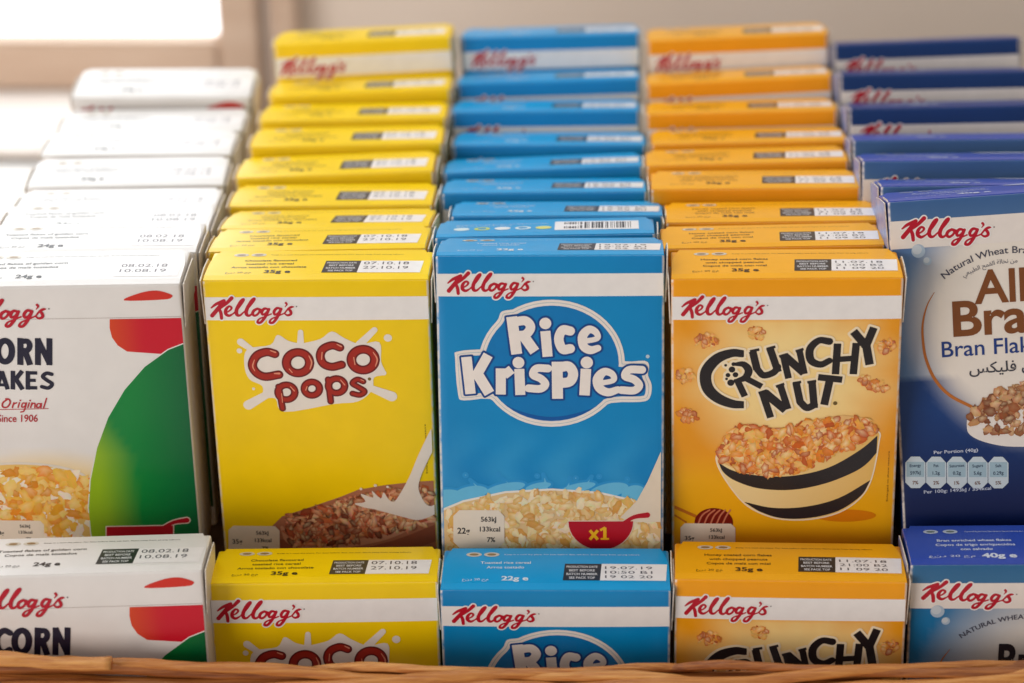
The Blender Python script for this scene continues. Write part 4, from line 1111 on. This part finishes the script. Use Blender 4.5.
link('riser_lid', boxmesh(-0.187, -0.130, 0.0670, 0.187, 0.127, 0.0685, 0.0005), KRAFT, riser)

# table, wall
TABLE = noise_mat('white_painted_table', rgb(226, 222, 216), rgb(238, 235, 230), 14, 0.45, 0.05)
o = link('tabletop', boxmesh(-1.4, -0.1, -0.03, 1.4, 1.128, -0.0005, 0.002), TABLE); tag(o, 'white tabletop running back to the wall', 'table', kind='structure')
WALLM = noise_mat('beige_wall_paint', rgb(236, 223, 208), rgb(243, 231, 218), 5, 0.8, 0.05)
o = link('wall', boxmesh(-1.6, 1.130, -0.8, 1.6, 1.19, 1.8, 0.0), WALLM); tag(o, 'plain beige wall behind the display', 'wall', kind='structure')
APR = noise_mat('white_board', rgb(232, 222, 214), rgb(242, 234, 226), 9, 0.6, 0.05)
FRAME = noise_mat('beige_window_paint', rgb(204, 176, 152), rgb(216, 192, 170), 8, 0.5, 0.08, (1, 1, 6))
win = bpy.data.objects.new('window', None); win.location = (-0.55, 1.118, 0.06); COL.objects.link(win)
tag(win, 'bright daylit window in a beige frame at the upper left', 'window')
def wpart(name, x0, y0, z0, x1, y1, z1, m, bev=0.002):
    me = boxmesh(x0 - win.location.x, y0 - win.location.y, z0 - win.location.z, x1 - win.location.x, y1 - win.location.y, z1 - win.location.z, bev)
    return link(name, me, m, win)
XR = -0.155; ZB = 0.0665
wpart('bottom_rail', -1.0, 1.108, 0.0395, XR, 1.129, ZB, FRAME)
wpart('side_post', XR + 0.0005, 1.108, 0.0, XR + 0.022, 1.129, 1.35, FRAME)
wpart('architrave', XR + 0.0225, 1.115, 0.0, XR + 0.0275, 1.129, 1.35, APR)
wpart('architrave', XR + 0.028, 1.112, 0.0, XR + 0.042, 1.129, 1.35, FRAME)
wpart('top_rail', -1.0, 1.108, 1.3505, XR + 0.042, 1.129, 1.375, FRAME)
wpart('side_post', -1.025, 1.108, 0.0, -1.0005, 1.129, 1.375, FRAME)
wpart('sill', -1.0, 1.031, 0.034, XR, 1.1075, 0.0395, APR)
wpart('apron_board', -1.0, 1.108, 0.001, XR, 1.129, 0.039, APR)
o = link('added_ledge', boxmesh(-1.0, 0.90, 0.0, -0.08, 1.0305, 0.0335, 0.0015), TABLE); tag(o, 'white ledge added below the sill to catch window light', 'ledge', kind='structure')  # added block that catches window light so the area under the sill stays white
gm, nt, p = new_mat('daylit_pane')
nt.nodes.remove(p); em = nt.nodes.new('ShaderNodeEmission'); em.inputs['Color'].default_value = (0.93, 0.97, 1.0, 1); em.inputs['Strength'].default_value = 3.1
nt.links.new(em.outputs[0], nt.nodes['Material Output'].inputs[0])
wpart('window_pane', -0.9995, 1.120, ZB + 0.0005, XR - 0.0005, 1.124, 1.3495, gm, 0.0)

# ================================================================== light, camera, render
w = bpy.data.worlds.new('World'); SC.world = w; w.use_nodes = True
w.node_tree.nodes['Background'].inputs[0].default_value = (1.0, 0.93, 0.89, 1); w.node_tree.nodes['Background'].inputs[1].default_value = 0.34
def area(name, loc, target, size, power, col):
    l = bpy.data.lights.new(name, 'AREA'); l.shape = 'RECTANGLE'; l.size, l.size_y = size; l.energy = power; l.color = col
    o = bpy.data.objects.new(name, l); COL.objects.link(o); o.location = loc
    o.rotation_euler = (Vector(target) - Vector(loc)).to_track_quat('-Z', 'Y').to_euler(); return o
area('room_fill', (-1.75, -1.2, 0.62), (0.05, 0.7, 0.12), (1.5, 1.1), 31.0, (1.0, 0.91, 0.86))  # unseen soft fill for the box fronts and the wall
area('lid_fill', (-0.05, 1.02, 1.45), (0.0, 0.62, 0.1), (1.2, 0.3), 6.5, (0.95, 0.98, 1.0))  # unseen fill added high behind the boxes to brighten the upper lids

cam = bpy.data.cameras.new('camera'); co = bpy.data.objects.new('camera', cam); COL.objects.link(co)
co.location = (0, 0, 0.515); co.rotation_euler = (math.radians(90 - 29.6), 0, 0)
cam.sensor_width = 36.0; cam.lens = 2250 / 1024 * 36.0; cam.clip_start = 0.01; cam.clip_end = 50
cam.dof.use_dof = True; cam.dof.focus_distance = 0.700; cam.dof.aperture_fstop = 7.1
SC.camera = co
SC.render.engine = 'CYCLES'
SC.cycles.use_denoising = True
SC.cycles.max_bounces = 8
vs = SC.view_settings; vs.view_transform = 'Standard'; vs.look = 'None'; vs.exposure = 0.0; vs.gamma = 1.0; vs.use_curve_mapping = False
